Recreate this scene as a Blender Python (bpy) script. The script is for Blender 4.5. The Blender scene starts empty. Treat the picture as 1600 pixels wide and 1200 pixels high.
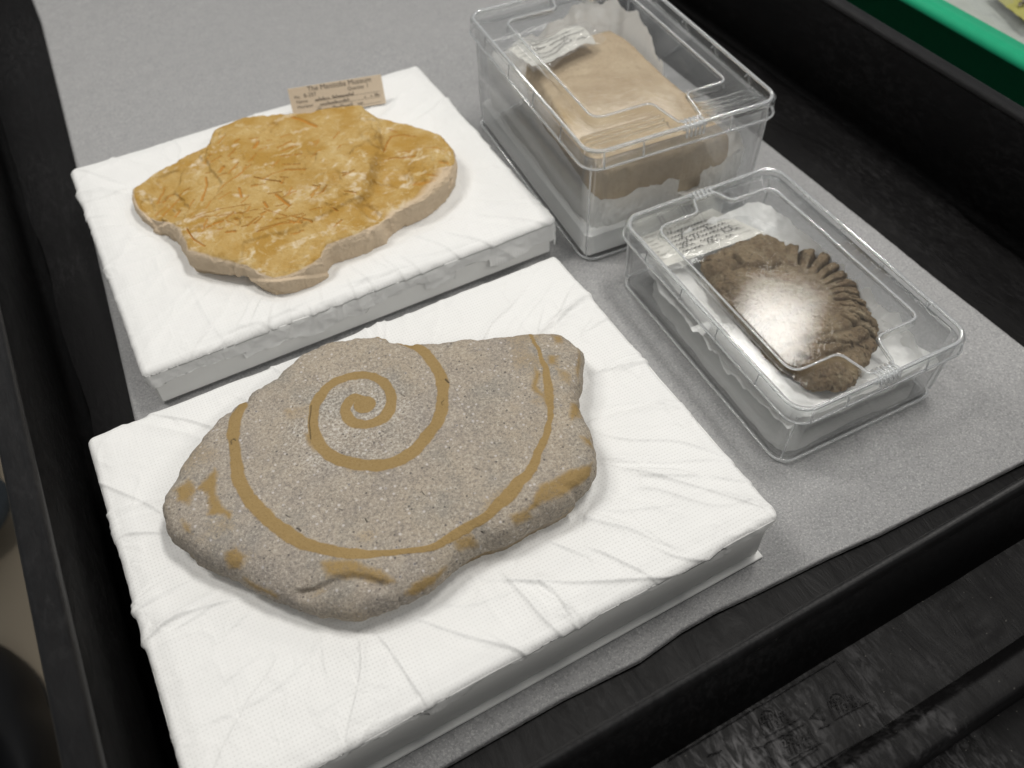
import bpy, math, random
import numpy as np
from mathutils import Matrix, Vector
random.seed(7); RNG = np.random.RandomState(7)
SC = bpy.context.scene
COL = SC.collection
S = 0.42                      # metres per working unit (camera height above the liner)

# ------------------------------------------------------------------ camera
FPX = 1349.17
def _rows(p, r, y):
    cy, sy = math.cos(y), math.sin(y)
    f = np.array([-sy*math.cos(p), cy*math.cos(p), -math.sin(p)])
    ri = np.array([cy, sy, 0.]); up = np.cross(ri, f)
    cr, sr = math.cos(r), math.sin(r)
    return np.array([ri*cr+up*sr, -ri*sr+up*cr, -f])
MC = _rows(.88196, -.034934, -.472159)
CAMP = np.array([0., 0., 1.])
cam = bpy.data.objects.new('camera', bpy.data.cameras.new('camera'))
COL.objects.link(cam)
m4 = Matrix.Identity(4)
for i in range(3):
    for j in range(3): m4[j][i] = MC[i][j]
m4.translation = Vector(CAMP*S)
cam.matrix_world = m4
cam.data.sensor_width = 36; cam.data.lens = 36*FPX/1600
cam.data.clip_start = .01; cam.data.clip_end = 60
cam.data.dof.use_dof = True; cam.data.dof.focus_distance = .455; cam.data.dof.aperture_fstop = 8.0
SC.camera = cam

# ------------------------------------------------------------------ world, light
w = bpy.data.worlds.new('World'); SC.world = w; w.use_nodes = True
bgn = w.node_tree.nodes['Background']; bgn.inputs[0].default_value = (.92, .96, 1, 1); bgn.inputs[1].default_value = .17
def area(name, loc, size, energy, col=(1, .97, .92), target=(.4, .8, 0)):
    l = bpy.data.lights.new(name, 'AREA'); l.shape = 'RECTANGLE'; l.size, l.size_y = size; l.energy = energy; l.color = col
    o = bpy.data.objects.new(name, l); COL.objects.link(o); o.location = Vector(loc)*S
    d = (Vector(target)-Vector(loc)); o.rotation_euler = d.to_track_quat('-Z', 'Y').to_euler()
    return o
area('ceiling_lamp', (3.66, 2.95, 4.0), (.20, .24), 3.2)
area('ceiling_lamp', (-1.5, 2.3, 4.4), (.28, .7), 18)
area('ceiling_lamp', (1.7, .7, 4.3), (.6, .22), 17)
area('ceiling_lamp', (1.8, -3.4, 4.4), (2.6, .14), 18)
area('ceiling_lamp', (1.6, 6.2, 4.2), (2.6, .14), 5)  # extra unseen strip, added so the clear box edges catch crisp reflections
SC.view_settings.view_transform = 'Standard'; SC.view_settings.look = 'None'
SC.view_settings.gamma = 1; SC.view_settings.exposure = 0
SC.cycles.use_denoising = True; SC.cycles.max_bounces = 14; SC.cycles.transparent_max_bounces = 48
SC.cycles.transmission_bounces = 12; SC.cycles.sample_clamp_indirect = 6

# ------------------------------------------------------------------ helpers
def ray(x, y):
    return MC.T@np.array([(x-800)/FPX, -(y-600)/FPX, -1.])
def T(x, y, z):               # a measured point of the photograph, taken down to height z in the place
    d = ray(x, y); return (CAMP+d*((z-1.)/d[2]))[:2]
def TY(x, y, Y):              # the same, on the upright plane at depth Y
    d = ray(x, y); return CAMP+d*(Y/d[1])
def TL(pts, z): return np.array([T(px, py, z) for px, py in pts])
def crop(pts, ox, oy, s): return [(ox+a*s, oy+b*s) for a, b in pts]

def _hash(ix, iy, seed):
    h = (ix.astype(np.int64)*374761393+iy.astype(np.int64)*668265263+seed*1274126177) & 0x7fffffff
    h = ((h ^ (h >> 13))*1103515245) & 0x7fffffff
    h = ((h ^ (h >> 16))*12345677) & 0x7fffffff
    return h/float(0x7fffffff)
def vnoise(x, y, seed=0):
    x = np.asarray(x, float); y = np.asarray(y, float)
    ix, iy = np.floor(x), np.floor(y); fx, fy = x-ix, y-iy
    fx = fx*fx*(3-2*fx); fy = fy*fy*(3-2*fy)
    a = _hash(ix, iy, seed); b = _hash(ix+1, iy, seed); c = _hash(ix, iy+1, seed); d = _hash(ix+1, iy+1, seed)
    return (a*(1-fx)+b*fx)*(1-fy)+(c*(1-fx)+d*fx)*fy
def fbm(x, y, oct=4, seed=0, gain=.5):
    t = 0; a = 1; n = 0
    for i in range(oct):
        t = t+a*(vnoise(x*2**i+i*17.3, y*2**i-i*9.1, seed+i)-.5); n += a; a *= gain
    return t/n*2
def vnoise3(x, y, z, seed=0):
    ix, iy, iz = np.floor(x), np.floor(y), np.floor(z); f = [x-ix, y-iy, z-iz]; f = [g*g*(3-2*g) for g in f]; t = 0
    for k in (0, 1):
        zz = seed+(iz+k).astype(np.int64)*7919
        a = _h3(ix, iy, zz); b = _h3(ix+1, iy, zz); c = _h3(ix, iy+1, zz); d = _h3(ix+1, iy+1, zz)
        v = (a*(1-f[0])+b*f[0])*(1-f[1])+(c*(1-f[0])+d*f[0])*f[1]
        t = t+v*(f[2] if k else 1-f[2])
    return t
def _h3(ix, iy, zz):
    return _hash(ix, iy, zz)
def fbm3(P, sc, oct=4, seed=0, gain=.5):
    t = 0; a = 1; n = 0
    for i in range(oct):
        q = sc*2**i; t = t+a*(vnoise3(P[..., 0]*q+i*17.3, P[..., 1]*q-i*9.1, P[..., 2]*q+i*5.7, seed+i)-.5); n += a; a *= gain
    return t/n*2
def sstep(a, b, x):
    t = np.clip((x-a)/(b-a), 0, 1); return t*t*(3-2*t)
def dpoly(X, Y, P, widths=None):
    """distance to a polyline, optionally relative to a width that varies along it"""
    best = np.full(X.shape, 9.); 
    for i in range(len(P)-1):
        a, b = P[i], P[i+1]; ab = b-a; L = max(ab@ab, 1e-12)
        t = np.clip(((X-a[0])*ab[0]+(Y-a[1])*ab[1])/L, 0, 1)
        d = np.hypot(X-a[0]-t*ab[0], Y-a[1]-t*ab[1])
        if widths is not None:
            d = d/(widths[i]*(1-t)+widths[i+1]*t)
        best = np.minimum(best, d)
    return best
def dsigned(X, Y, P):
    best = np.full(X.shape, 9.); sg = np.ones(X.shape)
    for i in range(len(P)-1):
        a, b = P[i], P[i+1]; ab = b-a; L = max(ab@ab, 1e-12)
        t = np.clip(((X-a[0])*ab[0]+(Y-a[1])*ab[1])/L, 0, 1)
        d = np.hypot(X-a[0]-t*ab[0], Y-a[1]-t*ab[1]); c = np.sign(ab[0]*(Y-a[1])-ab[1]*(X-a[0])); m = d < best
        best = np.where(m, d, best); sg = np.where(m, c, sg)
    return best, sg
def inpoly(X, Y, P):
    r = np.zeros(X.shape, bool); n = len(P)
    for i in range(n):
        x1, y1 = P[i]; x2, y2 = P[(i+1) % n]
        c = ((y1 > Y) != (y2 > Y)) & (X < (x2-x1)*(Y-y1)/((y2-y1) if abs(y2-y1) > 1e-12 else 1e-12)+x1)
        r ^= c
    return r
def sdpoly(X, Y, P):
    """signed distance, positive inside"""
    P = np.asarray(P); d = dpoly(X, Y, np.vstack([P, P[:1]]))
    return np.where(inpoly(X, Y, P), d, -d)
def smooth_line(P, n=6):
    P = np.asarray(P, float); out = []
    for i in range(len(P)-1):
        p0 = P[max(i-1, 0)]; p1 = P[i]; p2 = P[i+1]; p3 = P[min(i+2, len(P)-1)]
        for k in range(n):
            t = k/n
            out.append(.5*((2*p1)+(-p0+p2)*t+(2*p0-5*p1+4*p2-p3)*t*t+(-p0+3*p1-3*p2+p3)*t**3))
    out.append(P[-1]); return np.array(out)

def link(o, parent=None):
    COL.objects.link(o)
    if parent is not None: o.parent = parent
    return o
def tag(o, label=None, cat=None, group=None, kind=None):
    for k, v in (('label', label), ('category', cat), ('group', group), ('kind', kind)):
        if v: o[k] = v
    return o
def thing(name, base, label, cat, group=None):
    o = bpy.data.objects.new(name, None); o.empty_display_size = .02; COL.objects.link(o)
    o.location = Vector(base)*S
    return tag(o, label, cat, group)
def mk(name, V, F, mat, parent=None, smooth=True, base=None, attrs=None, quads=True):
    """V in working units, world axes; stored relative to the parent (or base)"""
    V = np.asarray(V, float)
    org = np.array(parent.location)/S if parent is not None and parent.parent is None else np.zeros(3)
    if parent is not None and parent.parent is not None:
        org = np.array(parent.parent.location)/S
    if parent is None and base is not None: org = np.asarray(base, float)
    me = bpy.data.meshes.new(name)
    W = (V-org)*S
    F = np.asarray(F) if not isinstance(F, list) else F
    if isinstance(F, np.ndarray):
        n, k = F.shape
        me.vertices.add(len(W)); me.vertices.foreach_set('co', W.ravel())
        me.loops.add(n*k); me.loops.foreach_set('vertex_index', F.ravel().astype(np.int32))
        me.polygons.add(n); me.polygons.foreach_set('loop_start', np.arange(0, n*k, k, dtype=np.int32))
        me.update(calc_edges=True)
    else:
        me.from_pydata([tuple(p) for p in W], [], [tuple(int(i) for i in f) for f in F]); me.update()
    me.validate()
    me.polygons.foreach_set('use_smooth', [smooth]*len(me.polygons))
    if attrs is not None:
        a = me.color_attributes.new('mask', 'FLOAT_COLOR', 'POINT')
        a.data.foreach_set('color', np.asarray(attrs, np.float32).ravel())
    me.materials.append(mat)
    o = bpy.data.objects.new(name, me); link(o, parent)
    if parent is None: o.location = Vector(org)*S
    return o
def gridfaces(nu, nv, wrap=False):
    """verts indexed u*nv+v ; wrap joins the last u to the first"""
    U = np.arange(nu if wrap else nu-1); Vv = np.arange(nv-1)
    u, v = np.meshgrid(U, Vv, indexing='ij'); u = u.ravel(); v = v.ravel(); u2 = (u+1) % nu
    return np.stack([u*nv+v, u2*nv+v, u2*nv+v+1, u*nv+v+1], 1)
def boxmesh(x0, x1, y0, y1, z0, z1, b=.002):
    """box with chamfered edges"""
    V = []; 
    for sz, z in ((0, z0), (1, z1)):
        pass
    lv = [(z0, b), (z0+b, 0), (z1-b, 0), (z1, b)]
    F = []
    for z, i in lv:
        xx0, xx1, yy0, yy1 = x0+i, x1-i, y0+i, y1-i
        c = b
        V += [(xx0+c, yy0, z), (xx1-c, yy0, z), (xx1, yy0+c, z), (xx1, yy1-c, z), (xx1-c, yy1, z), (xx0+c, yy1, z), (xx0, yy1-c, z), (xx0, yy0+c, z)]
    for k in range(3):
        for i in range(8):
            j = (i+1) % 8; F.append((k*8+i, k*8+j, k*8+8+j, k*8+8+i))
    F.append(tuple(range(7, -1, -1))); F.append(tuple(range(24, 32)))
    return V, F
def tube(P, r, n=8, closed=False):
    P = np.asarray(P, float); m = len(P); V = []
    r = np.broadcast_to(r, (m,))
    for i in range(m):
        a = P[(i-1) % m] if (closed or i > 0) else P[i]; b = P[(i+1) % m] if (closed or i < m-1) else P[i]
        t = b-a; t = t/max(np.linalg.norm(t), 1e-9)
        up = np.array([0, 0, 1.]) if abs(t[2]) < .9 else np.array([1., 0, 0])
        s = np.cross(t, up); s /= np.linalg.norm(s); u = np.cross(s, t)
        for k in range(n):
            th = 2*math.pi*k/n; V.append(P[i]+r[i]*(math.cos(th)*s+math.sin(th)*u))
    F = []
    for i in range(m if closed else m-1):
        for k in range(n):
            k2 = (k+1) % n; j = (i+1) % m; F.append((i*n+k, i*n+k2, j*n+k2, j*n+k))
    if not closed:
        F.append(tuple(range(n-1, -1, -1))); F.append(tuple((m-1)*n+k for k in range(n)))
    return np.array(V), F
class MB:
    def __init__(s): s.V = []; s.F = []
    def add(s, V, F):
        n = len(s.V); s.V += [tuple(p) for p in V]; s.F += [tuple(int(i)+n for i in f) for f in F]
def extrude(profile, axis, a, b, closed=False, seg=1):
    """profile: list of (horizontal, z); axis 'y' or 'x' is the run"""
    V = []; n = len(profile)
    for k in range(seg+1):
        t = a+(b-a)*k/seg
        for h, z in profile:
            V.append((h, t, z) if axis == 'y' else (t, h, z))
    F = []
    for k in range(seg):
        for i in range(n if closed else n-1):
            j = (i+1) % n; F.append((k*n+i, k*n+j, (k+1)*n+j, (k+1)*n+i))
    if closed:
        F.append(tuple(range(n))); F.append(tuple(seg*n+i for i in range(n-1, -1, -1)))
    return V, F
def round_poly(P, r, n=5):
    out = []; m = len(P)
    for i in range(m):
        p = np.array(P[i], float); a = np.array(P[i-1], float)-p; b = np.array(P[(i+1) % m], float)-p
        la, lb = np.linalg.norm(a), np.linalg.norm(b)
        rr = r[i] if isinstance(r, (list, tuple)) else r
        rr = min(rr, la*.45, lb*.45); A = p+a/la*rr; B = p+b/lb*rr
        for k in range(n+1):
            t = k/n; out.append(tuple((1-t)**2*A+2*t*(1-t)*p+t*t*B))
    return out

_tx = {}
def textmesh(body, size):
    key = (body, size)
    if key not in _tx:
        c = bpy.data.curves.new('text', 'FONT'); c.body = body; c.size = size; c.resolution_u = 3
        o = bpy.data.objects.new('text', c); COL.objects.link(o); bpy.context.view_layer.update()
        me = bpy.data.meshes.new_from_object(o.evaluated_get(bpy.context.evaluated_depsgraph_get()))
        V = np.array([tuple(v.co) for v in me.vertices]).reshape(-1, 3); F = [tuple(p.vertices) for p in me.polygons]
        bpy.data.objects.remove(o); bpy.data.meshes.remove(me); bpy.data.curves.remove(c)
        _tx[key] = (V, F)
    return _tx[key]
def scribble(length, h, seed, wdt):
    """a line of handwriting as a thin flat ribbon in x, y"""
    r = random.Random(seed); pts = []; x = 0
    while x < length:
        k = r.choice([1, 1, 1, 2, .0]); 
        if k == 0 and r.random() < .5: pts.append(None); x += h*.7; continue
        pts += [(x, 0), (x+h*.2, h*(.45+.45*(k == 2))), (x+h*.42, h*.1*r.random()), (x+h*.5, h*.4*r.random())]; x += h*.55
    V = []; F = []
    prev = None
    for p in pts:
        if p is not None and prev is not None:
            a, b = np.array(prev), np.array(p); d = b-a; L = np.linalg.norm(d)
            if L > 1e-6:
                nrm = np.array([-d[1], d[0]])/L*wdt/2; n0 = len(V)
                V += [(*(a-nrm), 0), (*(b-nrm), 0), (*(b+nrm), 0), (*(a+nrm), 0)]; F.append((n0, n0+1, n0+2, n0+3))
        prev = p
    return np.array(V), F

# ------------------------------------------------------------------ materials
class NT:
    def __init__(s, name):
        s.m = bpy.data.materials.new(name); s.m.use_nodes = True; s.t = s.m.node_tree; s.t.nodes.clear()
        s.out = s.n('ShaderNodeOutputMaterial'); s.tc = s.n('ShaderNodeTexCoord').outputs['Object']
    def n(s, kind, **k):
        nd = s.t.nodes.new(kind)
        for a, b in k.items(): setattr(nd, a, b)
        return nd
    def l(s, a, b): s.t.links.new(a, b)
    def inp(s, sock, v):
        if isinstance(v, bpy.types.NodeSocket): s.l(v, sock)
        else: sock.default_value = v if not isinstance(v, tuple) or len(v) != 3 else (*v, 1) if sock.type == 'RGBA' else v
    def noise(s, scale, detail=4, rough=.55, vec=None, dist=0.):
        nd = s.n('ShaderNodeTexNoise'); nd.inputs['Scale'].default_value = scale; nd.inputs['Detail'].default_value = detail
        nd.inputs['Roughness'].default_value = rough; nd.inputs['Distortion'].default_value = dist
        s.l(vec or s.tc, nd.inputs['Vector']); return nd.outputs['Fac']
    def ramp(s, fac, stops):
        nd = s.n('ShaderNodeValToRGB'); s.inp(nd.inputs[0], fac); e = nd.color_ramp.elements
        while len(e) < len(stops): e.new(.5)
        for q, (p, c) in zip(e, stops): q.position = p; q.color = (*c, 1) if isinstance(c, tuple) else (c, c, c, 1)
        return nd.outputs[0]
    def mix(s, f, a, b, mode='MIX'):
        nd = s.n('ShaderNodeMix', data_type='RGBA', blend_type=mode); s.inp(nd.inputs[0], f); s.inp(nd.inputs[6], a); s.inp(nd.inputs[7], b)
        return nd.outputs[2]
    def math(s, op, a, b=0., c=None):
        nd = s.n('ShaderNodeMath', operation=op); s.inp(nd.inputs[0], a); s.inp(nd.inputs[1], b)
        if c is not None: s.inp(nd.inputs[2], c)
        return nd.outputs[0]
    def scale(s, sx, sy, sz, rot=0):
        nd = s.n('ShaderNodeMapping'); nd.inputs['Scale'].default_value = (sx, sy, sz); nd.inputs['Rotation'].default_value = (0, 0, rot)
        s.l(s.tc, nd.inputs['Vector']); return nd.outputs[0]
    def bump(s, h, strength, dist, nrm=None):
        nd = s.n('ShaderNodeBump'); nd.inputs['Strength'].default_value = strength; nd.inputs['Distance'].default_value = dist
        s.inp(nd.inputs['Height'], h)
        if nrm is not None: s.l(nrm, nd.inputs['Normal'])
        return nd.outputs[0]
    def attr(s, ch):
        a = s.n('ShaderNodeAttribute', attribute_name='mask'); sp = s.n('ShaderNodeSeparateColor'); s.l(a.outputs['Color'], sp.inputs[0])
        return sp.outputs[ch]
    def pbr(s, col, rough, nrm=None, spec=.5, **k):
        p = s.n('ShaderNodeBsdfPrincipled'); s.inp(p.inputs['Base Color'], col); s.inp(p.inputs['Roughness'], rough)
        p.inputs['Specular IOR Level'].default_value = spec
        if nrm is not None: s.l(nrm, p.inputs['Normal'])
        for a, b in k.items(): s.inp(p.inputs[a.replace('_', ' ')], b)
        s.l(p.outputs[0], s.out.inputs[0]); return p

def m_simple(name, col, rough=.5, spec=.4, var=.08, bscale=300, bstr=.15):
    t = NT(name); n = t.noise(bscale, 4)
    c = t.mix(n, tuple(x*(1-var) for x in col), tuple(min(1, x*(1+var)) for x in col))
    t.pbr(c, rough, t.bump(n, bstr, .0006), spec); return t.m

def m_tissue(name, dots=.5, pitch=.0019, rot=0., trans=.12, lift=0.):
    t = NT(name)
    mp = t.scale(1/pitch, 1/(pitch*1.15), 1, rot); sp = t.n('ShaderNodeSeparateXYZ'); t.l(mp, sp.inputs[0])
    fx = t.math('SUBTRACT', t.math('FRACT', sp.outputs[0]), .5); fy = t.math('SUBTRACT', t.math('FRACT', sp.outputs[1]), .5)
    d = t.math('SQRT', t.math('ADD', t.math('MULTIPLY', fx, fx), t.math('MULTIPLY', t.math('MULTIPLY', fy, fy), 1.6)))
    dot = t.ramp(d, [(.10, 1.), (.30, 0.)])
    patch = t.ramp(t.noise(14, 3), [(.35, .35), (.6, 1.)])
    dot = t.math('MULTIPLY', dot, patch)
    big = t.noise(30, 3)
    c = t.mix(big, (.78+lift, .78+lift, .77+lift), (.84+lift, .84+lift, .825+lift))
    c = t.mix(t.math('MULTIPLY', dot, dots), c, (.47, .46, .44))  # embossed dots darkened in the colour, standing in for shade in the dents
    vo = t.n('ShaderNodeTexVoronoi', feature='DISTANCE_TO_EDGE'); vo.inputs['Scale'].default_value = 34
    wv = t.n('ShaderNodeVectorMath', operation='ADD'); ns = t.n('ShaderNodeTexNoise'); ns.inputs['Scale'].default_value = 26; t.l(t.tc, ns.inputs['Vector'])
    sc_ = t.n('ShaderNodeVectorMath', operation='SCALE'); sc_.inputs['Scale'].default_value = .05; t.l(ns.outputs['Color'], sc_.inputs[0]); t.l(t.tc, wv.inputs[0]); t.l(sc_.outputs[0], wv.inputs[1]); t.l(wv.outputs[0], vo.inputs['Vector'])
    crk = t.math('MULTIPLY', t.ramp(vo.outputs['Distance'], [(0., 0.), (.09, 1.)]), t.ramp(t.noise(17, 2), [(.40, 0.), (.62, 1.)]))
    n = t.bump(t.noise(45, 6, .6, dist=1.5), .5, .0016)
    n = t.bump(crk, .28, .0008, n)
    n = t.bump(t.math('MULTIPLY', dot, -1.), .3*dots, .0004, n)
    n = t.bump(t.noise(1500, 2), .12, .0002, n)
    p = t.pbr(c, .75, n, .25); tl = t.n('ShaderNodeBsdfTranslucent'); t.inp(tl.inputs[0], (.85, .85, .84)); t.l(n, tl.inputs['Normal'])
    mx = t.n('ShaderNodeMixShader'); mx.inputs[0].default_value = trans; t.l(p.outputs[0], mx.inputs[1]); t.l(tl.outputs[0], mx.inputs[2]); t.l(mx.outputs[0], t.out.inputs[0])
    return t.m

def m_felt():
    t = NT('grey_foam_sheet')
    fib = t.noise(1, 5, .65, t.scale(330, 620, 350)); fine = t.noise(900, 3, .6)
    cl = t.noise(110, 4)
    c = t.mix(t.math('MULTIPLY', fib, 1.), (.238, .239, .242), (.344, .344, .344))
    c = t.mix(t.ramp(cl, [(.35, 0.), (.7, .45)]), c, (.344, .340, .340))
    c = t.mix(t.ramp(fine, [(.53, 0.), (.66, .5)]), c, (.558, .551, .544))
    c = t.mix(t.ramp(t.noise(700, 2), [(.36, .45), (.48, 0.)]), c, (.164, .164, .168))
    n = t.bump(fib, .45, .0012); n = t.bump(fine, .5, .0005, n); n = t.bump(cl, .4, .002, n)
    t.pbr(c, .6, n, .35); return t.m

def m_black(name, scuff=.5, rough=.36, spec=.14, dark=1.):
    t = NT(name)
    st = t.noise(1, 7, .68, t.scale(60, 14, 40, .25), dist=2.2)
    st2 = t.noise(1, 6, .7, t.scale(300, 110, 200, -.2), dist=.8)
    patch = t.noise(9, 3)
    f = t.math('MULTIPLY', t.ramp(st2, [(.47, 0.), (.70, 1.)]), t.ramp(patch, [(.40, 0.), (.64, 1.)]))
    c = t.mix(t.math('MULTIPLY', f, scuff), tuple(x*dark for x in (.0045, .0042, .0044)), (.13, .127, .13))
    spk = t.ramp(t.noise(700, 1), [(.765, 0.), (.79, .5)])
    c = t.mix(t.math('MULTIPLY', spk, scuff), c, (.20, .19, .17))
    n = t.bump(st, .45, .0012); n = t.bump(st2, .3, .0006, n)
    t.pbr(c, t.ramp(st, [(.3, rough), (.7, rough+.2)]), n, spec); return t.m

def m_stoneA():
    t = NT('speckled_limestone')
    a = t.attr(0); dk = t.attr(1); wh = t.attr(2)
    n1 = t.noise(48, 5, .6); n2 = t.noise(720, 4, .7); n3 = t.noise(1500, 2, .6); n4 = t.noise(16, 3)
    g = t.mix(t.ramp(n1, [(.3, 0.), (.7, 1.)]), (.263, .234, .204), (.382, .331, .266))
    g = t.mix(t.ramp(n4, [(.4, 0.), (.66, .55)]), g, (.391, .319, .220))
    g = t.mix(t.ramp(t.noise(22, 4, .6), [(.42, 0.), (.62, .35)]), g, (.329, .292, .250))
    g = t.mix(t.ramp(t.noise(33, 4, .6), [(.50, 0.), (.66, .55)]), g, (.237, .228, .208))
    g = t.mix(t.ramp(n2, [(.38, .6), (.49, 0.)]), g, (.162, .145, .133))
    g = t.mix(t.ramp(n2, [(.53, 0.), (.68, .6)]), g, (.534, .492, .424))
    g = t.mix(t.math('MULTIPLY', wh, t.ramp(n2, [(.46, 0.), (.66, .55)])), g, (.595, .577, .532))
    g = t.mix(t.ramp(n3, [(.29, .8), (.37, 0.)]), g, (.064, .057, .052))
    g = t.mix(t.ramp(n3, [(.67, 0.), (.75, .8)]), g, (.679, .654, .591))
    gv = t.n('ShaderNodeTexVoronoi'); gv.inputs['Scale'].default_value = 470; t.l(t.tc, gv.inputs['Vector'])
    sp = t.n('ShaderNodeSeparateColor'); t.l(gv.outputs['Color'], sp.inputs[0])
    grain = t.math('MULTIPLY', t.ramp(gv.outputs['Distance'], [(.22, 1.), (.42, 0.)]), t.ramp(sp.outputs[0], [(.88, 0.), (.90, .5)]))
    g = t.mix(grain, g, (.626, .591, .582))
    grd = t.math('MULTIPLY', t.ramp(gv.outputs['Distance'], [(.18, 1.), (.34, 0.)]), t.ramp(sp.outputs[1], [(.93, 0.), (.94, .75)]))
    g = t.mix(grd, g, (.071, .065, .064))
    o = t.mix(n1, (.248, .166, .063), (.318, .218, .090))
    o = t.mix(t.ramp(n2, [(.32, .5), (.46, 0.)]), o, (.210, .134, .054))
    o = t.mix(t.ramp(n3, [(.62, 0.), (.76, .6)]), o, (.370, .268, .131))
    # the stain breaks up along its edge with the grain
    e = t.math('ADD', a, t.math('MULTIPLY', t.math('ADD', t.math('SUBTRACT', n1, .5), t.math('SUBTRACT', n2, .5)), .75))
    c = t.mix(t.ramp(e, [(.16, 0.), (.78, .95)]), g, o)
    c = t.mix(dk, c, (.03, .027, .025))
    h = t.math('ADD', n2, t.math('MULTIPLY', n3, .6))
    n = t.bump(n1, .4, .0018); n = t.bump(h, .75, .0007, n)
    t.pbr(c, .88, n, .2); return t.m

def m_stoneB():
    t = NT('ochre_limestone')
    a = t.attr(0); sd = t.attr(1); wh = t.attr(2)
    n1 = t.noise(38, 6, .62); n2 = t.noise(420, 4, .65); n3 = t.noise(1100, 2); n4 = t.noise(95, 5, .6, dist=1.)
    g = t.mix(t.ramp(n1, [(.36, 0.), (.6, 1.)]), (.469, .331, .135), (.363, .213, .047))
    g = t.mix(t.ramp(n4, [(.55, 0.), (.68, .8)]), g, (.527, .411, .221))
    g = t.mix(t.ramp(n2, [(.34, .6), (.46, 0.)]), g, (.346, .206, .053))
    g = t.mix(t.ramp(n3, [(.65, 0.), (.76, .55)]), g, (.610, .489, .268))
    side = t.mix(n1, (.46, .36, .25), (.60, .49, .36))
    c = t.mix(t.math('MULTIPLY', wh, t.ramp(n4, [(.40, .05), (.56, 1.)])), g, (.72, .65, .52))
    c = t.mix(sd, c, side)
    c = t.mix(a, c, (.40, .185, .03))
    n = t.bump(n1, .4, .003); n = t.bump(n4, .4, .0015, n); n = t.bump(n2, .5, .0006, n)
    t.pbr(c, .82, n, .22); return t.m

def m_stoneC():
    t = NT('brown_fossil')
    n1 = t.noise(60, 6, .65, dist=.8); n2 = t.noise(500, 4, .65); n4 = t.noise(1, 5, .6, t.scale(160, 60, 80, .5), dist=1.2)
    a = t.attr(0); wh = t.attr(2)
    g = t.mix(t.ramp(n1, [(.3, 0.), (.7, 1.)]), (.103, .068, .039), (.231, .176, .110))
    g = t.mix(t.ramp(n4, [(.52, 0.), (.7, .7)]), g, (.262, .221, .150))
    g = t.mix(t.ramp(n2, [(.33, .7), (.46, 0.)]), g, (.053, .039, .027))
    g = t.mix(wh, g, (.300, .280, .207))
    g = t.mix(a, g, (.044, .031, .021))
    n = t.bump(n1, .5, .003); n = t.bump(n4, .6, .002, n); n = t.bump(n2, .6, .0007, n)
    t.pbr(g, .75, n, .25); return t.m

def m_stoneD():
    t = NT('tan_limestone')
    n1 = t.noise(30, 5, .6); n2 = t.noise(450, 3, .65); a = t.attr(0); b = t.attr(1)
    g = t.mix(t.ramp(n1, [(.3, 0.), (.7, 1.)]), (.393, .302, .200), (.491, .396, .274))
    g = t.mix(t.ramp(n2, [(.35, .35), (.46, 0.)]), g, (.196, .141, .087))
    g = t.mix(b, g, (.309, .201, .062))
    g = t.mix(a, g, (.253, .181, .106))
    n = t.bump(n1, .3, .002); n = t.bump(n2, .4, .0006, n)
    t.pbr(g, .85, n, .2); return t.m

def m_clear(name, haze=.03, edge=0.):
    """clear moulded plastic: see-through on the flats, refracting where the moulding turns"""
    t = NT(name)
    lw = t.n('ShaderNodeLayerWeight'); lw.inputs[0].default_value = .5
    fres = t.math('ADD', .022, t.math('MULTIPLY', t.math('POWER', lw.outputs['Facing'], 4.), .8))
    tr = t.n('ShaderNodeBsdfTransparent'); tr.inputs[0].default_value = (.99, .993, .993, 1)
    gl = t.n('ShaderNodeBsdfGlossy'); gl.inputs['Roughness'].default_value = .025
    sc = t.noise(260, 5, .7, dist=2.)
    t.l(t.bump(sc, .07, .0004), gl.inputs['Normal'])
    df = t.n('ShaderNodeBsdfTranslucent'); df.inputs[0].default_value = (.9, .91, .92, 1)
    d2 = t.n('ShaderNodeBsdfDiffuse'); d2.inputs[0].default_value = (.85, .86, .87, 1)
    s0 = t.n('ShaderNodeMixShader'); s0.inputs[0].default_value = .5; t.l(df.outputs[0], s0.inputs[1]); t.l(d2.outputs[0], s0.inputs[2])
    s1 = t.n('ShaderNodeMixShader'); t.inp(s1.inputs[0], t.math('MULTIPLY', t.ramp(sc, [(.3, .5), (.7, 1.)]), haze))
    t.l(tr.outputs[0], s1.inputs[1]); t.l(s0.outputs[0], s1.inputs[2])
    s2 = t.n('ShaderNodeMixShader'); t.l(fres, s2.inputs[0]); t.l(s1.outputs[0], s2.inputs[1]); t.l(gl.outputs[0], s2.inputs[2])
    last = s2.outputs[0]
    if edge > 0:
        g = t.n('ShaderNodeBsdfGlass'); g.inputs['IOR'].default_value = 1.18; g.inputs['Roughness'].default_value = .02
        g.inputs[0].default_value = (.97, .98, .98, 1)
        ge = t.n('ShaderNodeNewGeometry'); sp = t.n('ShaderNodeSeparateXYZ'); t.l(ge.outputs['Normal'], sp.inputs[0])
        f = t.ramp(t.math('ABSOLUTE', sp.outputs[2]), [(.86, edge), (.97, 0.)])
        s3 = t.n('ShaderNodeMixShader'); t.inp(s3.inputs[0], f); t.l(last, s3.inputs[1]); t.l(g.outputs[0], s3.inputs[2]); last = s3.outputs[0]
    t.l(last, t.out.inputs[0]); return t.m
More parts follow.
